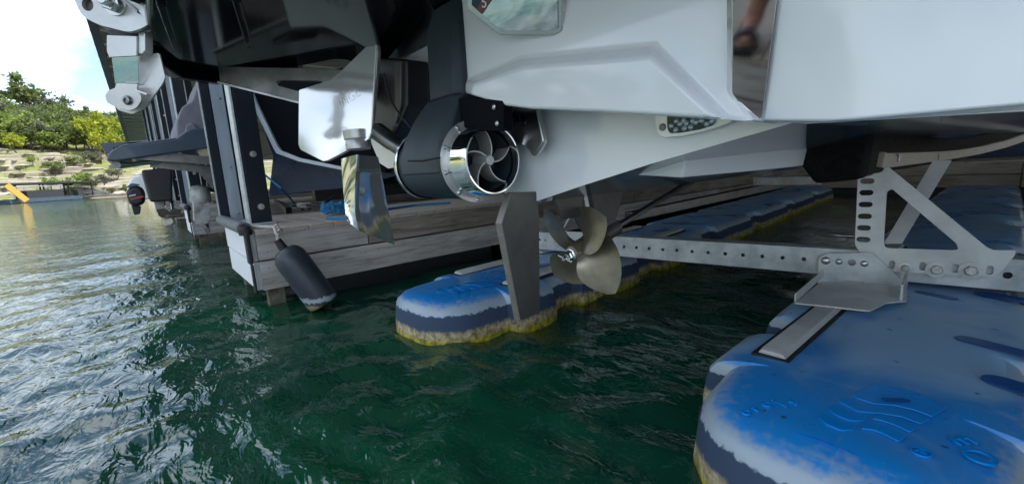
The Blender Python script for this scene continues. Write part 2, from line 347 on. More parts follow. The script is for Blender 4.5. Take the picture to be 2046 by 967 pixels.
def text_mesh(name, s, size, o, u, v, m, parent, ext=.002):
    cu = bpy.data.curves.new(name, 'FONT'); cu.body = s; cu.size = size; cu.extrude = ext; cu.resolution_u = 3; cu.align_x = 'CENTER'; cu.align_y = 'CENTER'
    t = bpy.data.objects.new(name, cu); COL.objects.link(t); dg = bpy.context.evaluated_depsgraph_get(); me = bpy.data.meshes.new_from_object(t.evaluated_get(dg)); bpy.data.objects.remove(t)
    u, v = V(u).normalized(), V(v).normalized(); v = (v-u*v.dot(u)).normalized(); w = u.cross(v); o = V(o) - org(parent)
    mt = Matrix((u, v, w)).transposed().to_4x4(); mt.translation = o; me.transform(mt)
    return finish(name, me, m, parent, False)
def hexbolt(mb, c, ax, r, h=None, shaft=0):
    h = h or r*.8; mb.lathe(c, ax, [(0, r), (h*.85, r), (h, r*.85)], 6)
    if shaft: mb.lathe(V(c)+V(ax).normalized()*h, ax, [(0, r*.55), (shaft, r*.55)], 10)
# ================================================================== SETTING
def water():
    m = bpy.data.materials.new('lake_water'); m.use_nodes = True; t = m.node_tree; t.nodes.clear(); L = t.links.new
    o = N(t, 'ShaderNodeOutputMaterial'); geo = N(t, 'ShaderNodeNewGeometry')
    gl = N(t, 'ShaderNodeBsdfGlossy'); gl.inputs['Roughness'].default_value = .02; gl.inputs['Color'].default_value = (1, 1, 1, 1)
    df = N(t, 'ShaderNodeBsdfDiffuse'); tr = N(t, 'ShaderNodeBsdfTransparent'); tr.inputs['Color'].default_value = (.42, .60, .30, 1)
    nn = N(t, 'ShaderNodeTexNoise'); nn.inputs['Scale'].default_value = .9; nn.inputs['Detail'].default_value = 4; L(geo.outputs['Position'], nn.inputs[0])
    rc = N(t, 'ShaderNodeValToRGB'); rc.color_ramp.elements[0].position = .35; rc.color_ramp.elements[0].color = (.006, .084, .052, 1); rc.color_ramp.elements[1].position = .7; rc.color_ramp.elements[1].color = (.012, .145, .064, 1)
    L(nn.outputs[0], rc.inputs[0]); L(rc.outputs[0], df.inputs['Color'])
    bd = N(t, 'ShaderNodeMixShader'); bd.inputs[0].default_value = .52; L(df.outputs[0], bd.inputs[1]); L(tr.outputs[0], bd.inputs[2])
    fr = N(t, 'ShaderNodeFresnel'); fr.inputs['IOR'].default_value = 1.7
    mix = N(t, 'ShaderNodeMixShader'); L(fr.outputs[0], mix.inputs[0]); L(bd.outputs[0], mix.inputs[1]); L(gl.outputs[0], mix.inputs[2]); L(mix.outputs[0], o.inputs['Surface'])
    mp = N(t, 'ShaderNodeMapping'); mp.inputs['Rotation'].default_value = (0, 0, R(28)); mp.inputs['Scale'].default_value = (1, 2.1, 1); L(geo.outputs['Position'], mp.inputs[0])
    n1 = N(t, 'ShaderNodeTexNoise'); n1.inputs['Scale'].default_value = 7.5; n1.inputs['Detail'].default_value = 3; n1.inputs['Roughness'].default_value = .5; n1.inputs['Distortion'].default_value = .5; L(mp.outputs[0], n1.inputs[0])
    n2 = N(t, 'ShaderNodeTexNoise'); n2.inputs['Scale'].default_value = 26; n2.inputs['Detail'].default_value = 2; L(mp.outputs[0], n2.inputs[0])
    ad = N(t, 'ShaderNodeMath', operation='MULTIPLY_ADD'); ad.inputs[1].default_value = .06; L(n2.outputs[0], ad.inputs[0]); L(n1.outputs[0], ad.inputs[2])
    bp = N(t, 'ShaderNodeBump'); bp.inputs['Strength'].default_value = .42; bp.inputs['Distance'].default_value = .03; L(ad.outputs[0], bp.inputs['Height'])
    for q in (gl, fr): L(bp.outputs[0], q.inputs['Normal'])
    MATS['lake_water'] = m
    # polar sheet, fine near the camera, out to the far shore; rippled for real
    nr, na = 520, 620
    rr = np.concatenate([[.02], .25*np.exp(np.linspace(0, math.log(420/.25), nr-1))]); aa = np.linspace(0, 2*math.pi, na, endpoint=False)
    A, Rr = np.meshgrid(aa, rr); X = Rr*np.cos(A); Y = Rr*np.sin(A); Z = np.zeros_like(X); cell = np.maximum(Rr*2*math.pi/na, Rr*.0145)
    g = np.random.default_rng(3)
    for k in range(60):
        lam = .11*(10**(k/60*1.0)); th = R(118) + g.normal()*.85; kx, ky = math.cos(th)*2*math.pi/lam, math.sin(th)*2*math.pi/lam
        amp = .0056*lam*(1 if lam < .32 else .34); fade = np.clip((lam/cell-3)/4, 0, 1)
        ph = kx*X + ky*Y + g.uniform(0, 6.28); sl = 1 + .5*np.sin(ph*.13 + g.uniform(0, 6))
        Z += amp*fade*np.sin(ph)*sl
    vs = np.stack([X, Y, Z], -1).reshape(-1, 3)
    I = np.arange(nr-1)[:, None]*na; J = np.arange(na)[None]; K = (J+1) % na
    q = np.stack([I+J, I+na+J, I+na+K, I+K], -1).reshape(-1, 4)
    me = bpy.data.meshes.new('lake_water'); me.vertices.add(len(vs)); me.vertices.foreach_set('co', vs.ravel())
    me.loops.add(q.size); me.loops.foreach_set('vertex_index', q.ravel().astype(np.int32)); me.polygons.add(len(q)); me.polygons.foreach_set('loop_start', np.arange(0, q.size, 4, dtype=np.int32)); me.polygons.foreach_set('loop_total', np.full(len(q), 4, np.int32))
    me.update(); me.validate()
    ob = finish('lake_water', me, 'lake_water', None, True, ang=180); tag(ob, kind='structure')
    bed = MB().add([(-450, -450, -3.2), (450, -450, -3.2), (450, 450, -3.2), (-450, 450, -3.2)], [(0, 1, 2, 3)]).build('lake_bed', 'mud'); tag(bed, kind='structure')
water()
# ---- far shore: bearing measured from +Y to +X; profile height over distance
def fbm(x, y, sc, seed, octv=5):
    g = np.random.default_rng(seed); z = 0; a = 1; tot = 0
    for o in range(octv):
        for k in range(3):
            th = g.uniform(0, 6.28); f = sc*2**o*(.7+.6*g.random()); z = z + a*np.sin((x*math.cos(th)+y*math.sin(th))*f*6.28 + g.uniform(0, 6.28)); tot += a
        a *= .5
    return z/tot*2
def shore_r(b):   # distance to the water's edge
    return 96 + 10*np.sin(b*1.7+1) + 4*np.sin(b*6.3)
def hill_z(b, r):
    s = r - shore_r(b); x, y = r*np.sin(b), r*np.cos(b)
    base = np.interp(s, [-12, 0, 3, 10, 12, 20, 24, 32, 46, 80, 140, 300], [-3, 0.0, 1.1, 3.1, 4.6, 7.6, 9.8, 12.0, 16, 26, 28, 10])
    hm = .82 + .26*np.sin(b*2.3+.6) + .12*np.sin(b*5.1)
    z = np.where(base > 0, base*np.clip(hm, .4, 1.2), base)
    led = np.where((s > 1) & (s < 34), 1., 0.)
    st = 1.15; zq = np.floor(z/st + .55*fbm(x, y, .02, 5))*st + .25
    z = z*(1-.72*led) + zq*.72*led + fbm(x, y, .06, 9)*.35*np.clip(s/4, 0, 1)
    return z
def shore():
    nb, nr = 620, 150
    bb = np.concatenate([np.linspace(R(-205), R(-104), 170), np.linspace(R(-103.8), R(-80), 330), np.linspace(R(-79.5), R(-25), 120)])
    nb = len(bb); ss = np.concatenate([np.linspace(-12, 50, 118), np.linspace(53, 300, 32)])
    B, Sg = np.meshgrid(bb, ss); Rr = shore_r(B) + Sg; Z = hill_z(B, Rr); X = Rr*np.sin(B); Y = Rr*np.cos(B)
    vs = np.stack([X, Y, Z], -1).reshape(-1, 3); na = nb; I = np.arange(len(ss)-1)[:, None]*na; J = np.arange(na-1)[None]
    q = np.stack([I+J, I+J+1, I+na+J+1, I+na+J], -1).reshape(-1, 4)
    me = bpy.data.meshes.new('shore_hill'); me.from_pydata(vs.tolist(), [], q.tolist())
    m = bpy.data.materials.new('shore_ground'); m.use_nodes = True; t = m.node_tree; b = t.nodes['Principled BSDF']; b.inputs['Roughness'].default_value = .95; L = t.links.new
    geo = N(t, 'ShaderNodeNewGeometry'); mp = N(t, 'ShaderNodeMapping'); mp.inputs['Scale'].default_value = (.05, .05, 1.3); L(geo.outputs['Position'], mp.inputs[0])
    n = N(t, 'ShaderNodeTexNoise'); n.inputs['Scale'].default_value = 1.6; n.inputs['Detail'].default_value = 8; n.inputs['Roughness'].default_value = .7; L(mp.outputs[0], n.inputs[0])
    r = N(t, 'ShaderNodeValToRGB'); e = r.color_ramp.elements; e[0].position = .36; e[0].color = (.10, .078, .055, 1); e[1].position = .6; e[1].color = (.40, .355, .29, 1); k = e.new(.47); k.color = (.25, .215, .16, 1)
    L(n.outputs[0], r.inputs[0])
    g = N(t, 'ShaderNodeTexNoise'); g.inputs['Scale'].default_value = .16; g.inputs['Detail'].default_value = 7; g.inputs['Roughness'].default_value = .7; L(geo.outputs['Position'], g.inputs[0])
    gr = N(t, 'ShaderNodeValToRGB'); gr.color_ramp.elements[0].position = .40; gr.color_ramp.elements[1].position = .56; L(g.outputs[0], gr.inputs[0])
    x = N(t, 'ShaderNodeMix', data_type='RGBA'); L(gr.outputs[0], x.inputs[0]); L(r.outputs[0], x.inputs[6]); x.inputs[7].default_value = (.21, .225, .07, 1); L(x.outputs[2], b.inputs['Base Color'])
    MATS['shore_ground'] = m
    tag(finish('shore_hill', me, m, None, True, ang=28), kind='structure')
shore()
def shore_pt(pxx, s):   # world point on the hill s metres behind the water's edge, seen in column pxx
    d = ray(pxx, 300); b = math.atan2(d.x, d.y); r = float(shore_r(np.array(b))) + s
    return V((r*math.sin(b), r*math.cos(b), float(hill_z(np.array(b), np.array(r)))))
# ---- trees
def leaf_mat(name, c1, c2_):
    m = bpy.data.materials.new(name); m.use_nodes = True; t = m.node_tree; t.nodes.clear(); L = t.links.new
    o = N(t, 'ShaderNodeOutputMaterial'); d = N(t, 'ShaderNodeBsdfDiffuse'); tl = N(t, 'ShaderNodeBsdfTranslucent'); mx = N(t, 'ShaderNodeMixShader'); mx.inputs[0].default_value = .35
    geo = N(t, 'ShaderNodeNewGeometry'); r = N(t, 'ShaderNodeValToRGB'); e = r.color_ramp.elements; e[0].color = (*c1, 1); e[1].color = (*c2_, 1)
    L(geo.outputs['Random Per Island'], r.inputs[0]); L(r.outputs[0], d.inputs[0]); L(r.outputs[0], tl.inputs[0]); L(d.outputs[0], mx.inputs[1]); L(tl.outputs[0], mx.inputs[2]); L(mx.outputs[0], o.inputs[0])
    MATS[name] = m
leaf_mat('leaf_olive', (.09, .12, .04), (.20, .235, .085)); leaf_mat('leaf_bright', (.15, .21, .05), (.29, .36, .10))
leaf_mat('leaf_grey', (.11, .125, .075), (.21, .22, .14)); leaf_mat('leaf_yellow', (.22, .27, .03), (.40, .41, .06))
def crown_mesh(name, g, nclump, nleaf, w, h, leaf, m, base):
    vs, fs = [], []
    for k in range(nclump):
        u = g.normal(size=3); u /= np.linalg.norm(u); rr = g.random()**.45
        c = np.array([u[0]*w*rr, u[1]*w*rr, base + h*.5 + u[2]*h*.5*rr]); cs = w*(.20+.18*g.random())
        P = g.normal(size=(nleaf, 3))*cs*np.array([.6, .6, .42]) + c
        for p in P:
            a = g.normal(size=3); a /= np.linalg.norm(a); b = np.cross(a, g.normal(size=3)); b /= np.linalg.norm(b); s = leaf*(.6+.8*g.random()); i = len(vs)
            vs += [tuple(p+a*s), tuple(p+b*s*.6), tuple(p-a*s), tuple(p-b*s*.6)]; fs.append((i, i+1, i+2, i+3))
    me = bpy.data.meshes.new(name); me.from_pydata(vs, [], fs); me.materials.append(MATS[m]); return me
def trunk_mesh(g, h, w):
    mb = MB(); lean = V((g.normal()*.12, g.normal()*.12, 0)); top = V((0, 0, h*.6)) + lean*h
    mb.tube([(0, 0, -.5), (0, 0, 0), tuple(top*.5+V((g.normal()*.1, g.normal()*.1, 0))), tuple(top)], [.17, .14, .11, .07], 7)
    for k in range(5):
        a = g.uniform(0, 6.28); p = top*(.55+.1*k); q = p + V((math.cos(a)*w*.7, math.sin(a)*w*.7, h*.28)); mb.tube([p, (p+q)/2+V((0, 0, .12)), q], [.06, .045, .02], 5)
    me = bpy.data.meshes.new('trunk'); me.from_pydata([tuple(p) for p in mb.v], [], mb.f); me.materials.append(MATS['bark']); return me
TG = np.random.default_rng(11); KINDS = {}
for kind, mt_, vs_ in (('olive', 'leaf_olive', 4), ('bright', 'leaf_bright', 3), ('grey', 'leaf_grey', 3), ('yellow', 'leaf_yellow', 2)):
    KINDS[kind] = [(crown_mesh('crown', TG, 24, 30, 1.9+.3*TG.random(), 3.0+.6*TG.random(), .25, mt_, 1.5), trunk_mesh(TG, 3.2, 1.6)) for _ in range(vs_)]
TL = dict(olive='dark olive green tree in the wood on the far hillside', bright='fresh light green tree in the wood on the far hillside', grey='greyish green tree in the wood on the far hillside', yellow='yellow green bush on the far hillside')
def tree(p, kind, s, label=None, group='auto', sz=1.0):
    cm, tm = KINDS[kind][int(TG.integers(len(KINDS[kind])))]
    t = thing('hillside_tree' if kind != 'yellow' else 'hillside_bush', label or TL[kind], 'tree' if kind != 'yellow' else 'bush', p, (kind + ' trees on the far hillside') if group == 'auto' else group)
    t.rotation_euler.z = TG.uniform(0, 6.28); t.scale = (s, s, s*sz)
    for n, me in (('crown', cm), ('trunk', tm)):
        c = bpy.data.objects.new(n, me); COL.objects.link(c); c.parent = t
    return t
def plant_wood():
    n = 0
    for i in range(1200):
        if n >= 285: break
        pxx = TG.uniform(-300, 380); s = 33 + 75*TG.random()**1.3
        if -30 < pxx < 290 or TG.random() < .25:
            k = TG.choice(['olive', 'bright', 'grey'], p=[.5, .22, .28]); tree(shore_pt(pxx, s), str(k), .72 + .5*TG.random(), sz=.85+.3*TG.random()); n += 1
    bmw = bmesh.new()                                     # the wood goes on round the cove as one far mass
    for i in range(100):
        b = R(TG.uniform(-200, -118)); sh = TG.uniform(6, 90); r = float(shore_r(np.array(b))) + sh; sc = 1.4+TG.random()
        me = KINDS['olive' if TG.random() < .6 else 'grey'][int(TG.integers(3))][0]; n0 = len(bmw.verts); bmw.from_mesh(me)
        mt = Matrix.Translation((r*math.sin(b), r*math.cos(b), float(hill_z(np.array(b), np.array(r))))) @ Matrix.Rotation(TG.uniform(0, 6.28), 4, 'Z') @ Matrix.Scale(sc, 4)
        bmw.verts.ensure_lookup_table()
        for v in bmw.verts[n0:]: v.co = mt @ v.co
    mw = bpy.data.meshes.new('distant_wood'); bmw.to_mesh(mw); bmw.free(); mw.materials.append(MATS['leaf_olive']); ow = bpy.data.objects.new('distant_wood', mw); COL.objects.link(ow)
    tag(ow, 'green wood running on round the far cove behind the camera', 'wood', None, 'stuff')
plant_wood()
def skyline(pxx, py, kind, sc, label):
    # stand it on the ridge where the hill seen in this column is highest
    best = max((shore_pt(pxx, s) for s in range(60, 140, 5)), key=lambda p: -px(p)[1])
    return tree(best, kind, sc, label, None)
skyline(68, 150, 'olive', 2.3, 'tallest round topped tree on the skyline of the far hill')
skyline(125, 165, 'grey', 1.8, 'spreading dark limbed tree on the skyline with sky showing under its crown')
tree(shore_pt(205, 33), 'yellow', 1.7, 'big yellow green bush at the foot of the wood beside the roof edge', None)
tree(shore_pt(214, 28), 'yellow', 1.2, 'lower yellow green bush just in front of the big one near the dark roof', None)
tree(shore_pt(33, 27), 'yellow', .8, 'small yellow green bush alone on the rocky ledges at left', None)
for i, (pxx, s) in enumerate(((175, 9), (160, 10), (190, 8), (150, 9.5), (205, 4.5), (120, 5.5), (85, 8), (100, 15), (30, 17), (60, 20), (140, 21), (180, 23), (210, 18), (235, 3), (220, 12))):
    sh_ = tree(shore_pt(pxx, s), ('bright', 'olive', 'grey')[i % 3], .30+.14*(i % 4), 'low green shrub growing among the shore ledges', 'shrubs on the shore ledges', .7); sh_.name = 'shore_shrub'; sh_['category'] = 'shrub'
def rock_mesh(g, n=2):
    bm = bmesh.new(); bmesh.ops.create_icosphere(bm, subdivisions=n, radius=1)
    for v in bm.verts: v.co = V((v.co.x*(1+.25*g.normal()*.6), v.co.y*(1+.15*g.normal()), v.co.z*.62*(1+.15*g.normal())))
    me = bpy.data.meshes.new('rock'); bm.to_mesh(me); bm.free(); return me
def rocks():
    ms = [rock_mesh(TG) for _ in range(4)]
    for me in ms: me.materials.append(MATS['rock'])
    for i in range(190):
        p = shore_pt(TG.uniform(-40, 290), TG.uniform(.2, 6) if i < 60 else TG.uniform(4, 32)); o = bpy.data.objects.new('shore_rock', ms[i % 4]); COL.objects.link(o); s = .25+.5*TG.random()**2
        o.location = p; o.scale = (s*1.3, s, s*.8) if i < 60 else (s*1.2, s*2.6, s*.42); o.rotation_euler.z = TG.uniform(0, 6.28); (tag(o, 'tan rock lying near the waterline of the far shore', 'rock', 'rocks along the far shore') if i < 60 else tag(o, 'flat tan rock slab on the ledges of the far bank', 'rock', 'rock slabs on the far bank'))
    me = rock_mesh(TG, 3); me.materials.append(MATS['boulder_rock'])
    for x, s, l in ((165, 1.75, 'large pale boulder lying on the far bank above the waterline'), (225, .95, 'smaller pale boulder right of the large one on the far bank')):
        o = bpy.data.objects.new('boulder', me); COL.objects.link(o); o.location = shore_pt(x, 4.5); o.scale = (s*.6, s*1.15, s*.62); tag(o, l, 'boulder')
    mb = MB(); pts = [shore_pt(x, .4)+V((0, 0, .2)) for x in range(75, 260, 10)]
    mb.tube(pts, .13, 6); tag(mb.build('floating_boom', 'leg_timber'), 'thin dark floating walkway lying along the far waterline', 'walkway')
rocks()
# ================================================================== MARINA ROOF
def roof():
    t = thing('marina_roof', 'wide flat metal marina roof, tan underside seen receding over the slips', 'roof', (-20, 8, 3.6))
    proto = None
    for i in range(76):
        x0 = -61 + i
        if proto is None:
            proto = MB().box(x0+.006, x0+.994, -.28, 34, 3.60, 3.63).box(x0-.03, x0+.03, -.28, 34, 3.545, 3.597).build('roof_panel', 'roof_metal', t, False); o = proto
        else:
            o = proto.copy(); COL.objects.link(o); o.location = (i, 0, 0)
    for y in (-.2, 5, 10, 15, 20.5, 27, 33.5):
        box('roof_beam', -61, 15, y-.06, y+.06, 3.40, 3.542, 'roof_steel', t)
roof()
# ================================================================== FINGER DOCKS
def finger(x0, x1):
    """x0 face towards our boat, x1 the far face; seaward end at y = .43"""
    t = thing('finger_dock', 'nearest grey timber finger dock with white boarded end and black corner bumper', 'dock', ((x0+x1)/2, .43, 0), 'finger docks of the marina')
    Y0 = .43
    def side(x, sgn):
        f = x - sgn*.018
        for ya, yb, z0, z1 in ((Y0, 1.05, .283, .437), (1.056, 4.0, .283, .437), (4.006, 8.4, .283, .437), (Y0, 2.7, .112, .274), (2.706, 6, .112, .274), (6.006, 8.4, .112, .274)):
            plank('fascia_board', (f, ya, (z0+z1)/2), (f, yb, (z0+z1)/2), z1-z0, .036, 'shaded_brown_timber' if (ya > 1 and z0 > .2) or ya > 3 else 'grey_timber', t, up=(sgn, 0, 0))  # inner boards: browner wood tone with shade painted in
    side(x0, 1); side(x1, -1)
    for z0, z1, dy in ((.275, .43, 0), (.112, .268, .004)):
        plank('end_board', (x1+.04, Y0-.012+dy, (z0+z1)/2), (x0-.04, Y0-.012+dy, (z0+z1)/2), z1-z0, .03, 'white_vinyl', t, up=(0, -1, 0))
    y = Y0
    while y < 8.3:
        plank('deck_board', (x1-.004, y+.07, .4355), (x0+.004, y+.07, .4355), .134, .029, 'deck_board', t, bevel=.004); y += .14
    box('corner_bumper', x0-.05, x0+.012, Y0-.05, Y0-.028, .27, .455, 'rubber', t, .008)
    box('corner_strip', x0-.035, x0+.006, Y0-.042, Y0-.029, .105, .268, 'rubber', t, .006)
    mb = MB(); mb.tube([(x1+.02, Y0-.035, .462), (x0-.07, Y0-.035, .462)], .036, 14); mb.build('edge_bumper', 'grey_vinyl', t, ang=50)
    MB().lathe((x0-.071, Y0-.035, .462), (1, 0, 0), [(0, .024), (.003, .024)], 14).build('bumper_bore', 'hole_dark', t)
    MB().lathe((x0-.03, Y0-.04, .43), (0, 0, 1), [(0, .03), (.03, .034), (.045, .026), (.05, .01)], 12).build('bumper_cap', 'rubber', t)
    for xx in (x0-.10, x1+.10):
        box('dock_leg', xx-.03, xx+.03, Y0+.03, Y0+.12, -.6, .11, 'leg_timber', t, .006)
    for ya, yb in ((Y0+.32, 2.1), (2.25, 3.9), (4.1, 5.8), (6, 7.8)):
        box('float_tub', x1+.07, x0-.07, ya, yb, -.25, .115, 'float_tub', t, .03)
    for y in (Y0+.05, .99, 1.12, 2.2, 3.1):
        for z in (.325, .405, .155, .235):
            MB().dome((x0+.0005, y+random.uniform(-.01, .01), z), (1, 0, 0), .004, .4, 8).build('nail_head', 'steel_dark', t)
    box('inner_frame', x1+.05, x0-.05, Y0+.01, 8.3, .29, .415, 'leg_timber', t)
    return t
D1 = finger(-2.68, -3.66)
DL = ['second finger dock along the row, just behind the hanging outdrive', 'third finger dock down the row, mostly hidden by dark posts', 'fourth finger dock far down the row', 'finger dock at the far end of the row']
for k in range(1, 5): copy_tree(D1, (-3.95*k, 0, 0), DL[k-1])
copy_tree(D1, (4.55, 0, 0), 'finger dock the person stands on, mirrored in the steel strip on the transom')
def walkway():
    t = thing('main_walkway', 'long timber main walkway across the inner ends of the slips', 'dock', (-8, 9.3, 0))
    for x in range(-24, 6, 6):
        for z0, z1 in ((.283, .437), (.112, .274)):
            plank('fascia_board', (x, 8.46, (z0+z1)/2), (x+5.99, 8.46, (z0+z1)/2), z1-z0, .036, 'shaded_brown_timber', t, up=(0, -1, 0))  # darker wood stands in for the shade beneath the hull
    for i in range(52):
        x = -24 + i*.58; plank('deck_board', (x, 8.5, .4355), (x, 10.2, .4355), .57, .029, 'deck_board', t)
    box('inner_frame', -24, 6, 8.5, 10.1, .13, .415, 'leg_timber', t)
    box('float_tub', -24, 6, 8.6, 10, -.25, .115, 'float_tub', t)
    return t
walkway()
def post_pair():
    a = thing('dock_post', 'navy painted steel post with bolts on the nearest finger dock', 'post', (-3.10, .53, .45), 'navy steel posts on the finger docks')
    MB().box(-3.16, -3.05, .485, .597, .452, 3.55).build('post_web', 'navy_paint', a, bevel=.006)
    MB().box(-3.165, -3.045, .468, .482, .452, 3.55).build('steel_edge', 'galvanized', a, bevel=.003)
    MB().box(-3.19, -3.02, .455, .61, .450, .462).build('base_plate', 'galvanized', a, bevel=.002)
    for z in (.56, .88, 1.5, 2.1):
        mb = MB(); c = V((-3.05, .545, z)); mb.lathe(c, (1, 0, 0), [(0, .019), (.004, .019)], 14); hexbolt(mb, c+V((.004, 0, 0)), (1, 0, 0), .012, .009); mb.build('post_bolt', 'bolt_zinc', a, ang=30)
    b = thing('guide_rail', 'galvanized guide rail between dark flanges behind the nearest navy post', 'post', (-3.70, .49, .45), 'galvanized guide rails on the finger docks')
    MB().box(-3.73, -3.66, .452, .532, .452, 3.55).build('rail_web', 'galvanized_rail', b, bevel=.004)
    MB().box(-3.76, -3.655, .395, .449, .452, 3.55).build('rail_flange', 'navy_paint', b, bevel=.004)
    MB().box(-3.76, -3.69, .535, .585, .452, 3.55).build('rail_flange', 'navy_paint', b, bevel=.004)
    MB().box(-3.672, -3.662, .386, .394, .452, 3.55).build('bright_edge', 'galvanized', b)
    for z in (.50, .83, 1.3):
        mb = MB(); hexbolt(mb, (-3.66, .50, z), (1, 0, 0), .009, .008); mb.build('rail_bolt', 'bolt_zinc', b, ang=30)
    return a, b
PA, PB = post_pair()
PL_ = ['navy steel post on the second finger dock', 'dark steel post on the third finger dock', 'dark steel post on the fourth finger dock', 'dark steel post on the farthest finger dock']
for k in range(1, 5):
    copy_tree(PA, (-3.9*k, 0, 0), PL_[k-1]); copy_tree(PB, (-3.9*k, 0, 0), PL_[k-1].replace('navy steel post', 'galvanized guide rail').replace('dark steel post', 'galvanized guide rail'))
c_ = copy_tree(PA, (-3.9*1-.05, .62, 0), 'inner navy post behind the first one on the second finger dock')
c_ = copy_tree(PA, (-3.9*2-.4, .5, 0), 'inner dark post behind the first one on the third finger dock')
def inner_row():
    """boats berthed across the main walkway, in deep shade under the roof"""
    LB = ['dark covered boat berthed across the main walkway, straight ahead of our bow', 'dark covered boat across the walkway, left of the one ahead of our bow', 'dark covered boat across the walkway, beyond the nearest finger dock', 'dark covered boat across the walkway, farthest to the left', 'dark covered boat across the walkway, right of the one ahead of our bow', 'dark covered boat across the walkway, farthest to the right']
    proto = None
    for i, x in enumerate((-.5, -4.3, -8.1, -11.9, 3.3, 7.1)):
        if proto is None:
            t = proto = thing('covered_boat', LB[0], 'boat', (x, 11.2, 0), 'covered boats across the walkway')
            rings = []
            for y, w, z0 in ((11, 1.2, .25), (14, 1.22, .25), (16, 1.1, .3), (17.6, .6, .5), (18.3, .08, .9)): rings.append([V((x-w, y, z0+.35)), V((x, y, z0)), V((x+w, y, z0+.35)), V((x+w*1.05, y, 1.5)), V((x-w*1.05, y, 1.5))])
            MB().loft(rings).build('hull', 'navy_boat', t, bevel=.03)
            MB().loft([[V((x-w, y, 1.48)), V((x+w, y, 1.48)), V((x+w*.55, y, h)), V((x-w*.55, y, h))] for y, w, h in ((10.95, 1.28, 1.9), (12.5, 1.3, 2.5), (15, 1.25, 2.3), (17.6, .7, 1.8), (18.3, .15, 1.6))]).build('boat_cover', 'canvas', t, bevel=.08)
        else: copy_tree(proto, (x+.5, 0, 0), LB[i])
inner_row()
# ================================================================== NEIGHBOUR'S BOAT in the next slip
def neighbour():
    t = thing('neighbor_boat', 'dark blue boat with white edge stripe, grey cover and swim platform in the next slip', 'boat', (-4.9, 1.1, 0))
    NB = V((.60, -.80, 0)).normalized(); PB0 = V((-5.0, 1.05, .9)); P = lambda x, y: onp(x, y, PB0-NB*.12, NB)
    prism('hull', rounded([P(492, 165), P(545, 312), P(536, 392), P(700, 376), P(800, 350), P(800, 120)], .03), (-1.2, 4.6, 0), 'navy_boat', t, bevel=.02)
    Q = lambda x, y: onp(x, y, PB0, NB)
    prism('transom', [Q(503, 170), Q(545, 262), Q(566, 306), Q(620, 326), Q(690, 340), Q(770, 345), Q(770, 120)], -NB*.115, 'dark_mount', t)
    prism('edge_stripe', [Q(493, 170), Q(510, 214), Q(550, 297), Q(556, 307), Q(600, 323), Q(690, 341), Q(690, 334), Q(603, 316), Q(565, 301), Q(558, 292), Q(516, 206), Q(502, 170)], NB*.03, 'white_stripe', t, bevel=.006)
    X = -4.6; G = lambda x, y: onx(x, y, X)
    prism('swim_platform', [G(213, 322), G(214, 311), G(226, 299), G(247, 291), G(351, 277), G(366, 266), G(384, 258), G(480, 250), G(480, 288), G(300, 312), G(235, 322)], (-1.5, 0, 0), 'blue_grey', t, bevel=.012)
    prism('platform_pad', [G(232, 297), G(247, 289.5), G(350, 275.5), G(350, 277), G(247, 291), G(234, 298)], (-1.5, 0, 0), 'grey_boat', t)
    mb = MB(); mb.bar(onx(250, 309, -4.75), onx(432, 322, -4.75), .05, .07); mb.build('platform_strut', 'steel_dark', t)
    mb = MB(); mb.bar(onx(300, 326, -5.0), onx(424, 340, -5.0), .05, .07); mb.build('platform_strut', 'steel_dark', t)
    mb = MB(); mb.tube([onx(228, 327, -4.8), onx(262, 328, -4.8), onx(318, 320, -4.8)], .014, 8); mb.tube([onx(228, 334, -4.9), onx(318, 324, -4.9)], .014, 8); mb.build('platform_rail', 'steel', t)
    MB().lathe(onx(232, 330, -4.8), (1, 0, 0), [(-.03, .03), (.03, .03)], 12).build('rail_bracket', 'steel_dark', t)
    for bx, x0 in ((424, 424),):
        prism('hanger_bracket', [onx(392, 340, -5.0), onx(425, 322, -5.0), onx(432, 360, -5.0), onx(425, 378, -5.0), onx(410, 358, -5.0)], (-.02, 0, 0), 'steel_dark', t)
    o = onx(399, 372, -5.2); b = onx(401, 405, -5.2); ax = (b-o); ln = ax.length
    MB().lathe(o, ax, [(-.012, .02), (0, .062), (.04, .085), (ln*.9, .088), (ln, .08)], 20).build('outdrive_leg', 'outdrive_grey', t)
    K = lambda x, y: onx(x, y, -5.14)
    prism('outdrive_gearcase', rounded([K(386, 404), K(418, 402), K(421, 440), K(419, 462), K(413, 458), K(388, 443)], .02), (-.10, 0, 0), 'outdrive_grey', t, bevel=.02)
    prism('outdrive_skeg', [K(402, 450), K(420, 440), K(420, 462), K(413, 470)], (-.03, 0, 0), 'steel_dark', t, bevel=.006)
    MB().lathe(onx(428, 372, -5.2), (0, -1, .1), [(-.12, .06), (-.02, .075), (.06, .05)], 14).build('outdrive_hub', 'black_plastic', t)
    C = lambda x, y: onx(x, y, -4.9)
    bm_ = [C(354, 278), C(352, 244), C(364, 212), C(384, 204), C(392, 178), C(402, 140), C(470, 140), C(470, 270)]
    prism('boat_cover', rounded(bm_, .05), (-1.1, 0, 0), 'canvas', t, bevel=.05, seg=3)
    prism('cover_fold', rounded([onx(368, 276, -4.85), onx(372, 250, -4.85), onx(384, 244, -4.85), onx(398, 262, -4.85), onx(398, 276, -4.85)], .03), (-.2, 0, 0), 'canvas', t, bevel=.02)
    return t
neighbour()
def cradle():
    t = thing('boat_cradle', 'dark cradle legs under the dark blue boat beside the coiled rope', 'cradle', (-4.3, 1.5, 0))
    for x, y in ((-4.25, 1.6), (-4.25, 3.5)): box('cradle_leg', x-.05, x+.05, y-.05, y+.05, -.3, .62, 'black_plastic', t)
    MB().bar((-4.25, 1.2, .56), (-4.25, 4.2, .56), .1, .1).build('cradle_rail', 'black_plastic', t)
cradle()
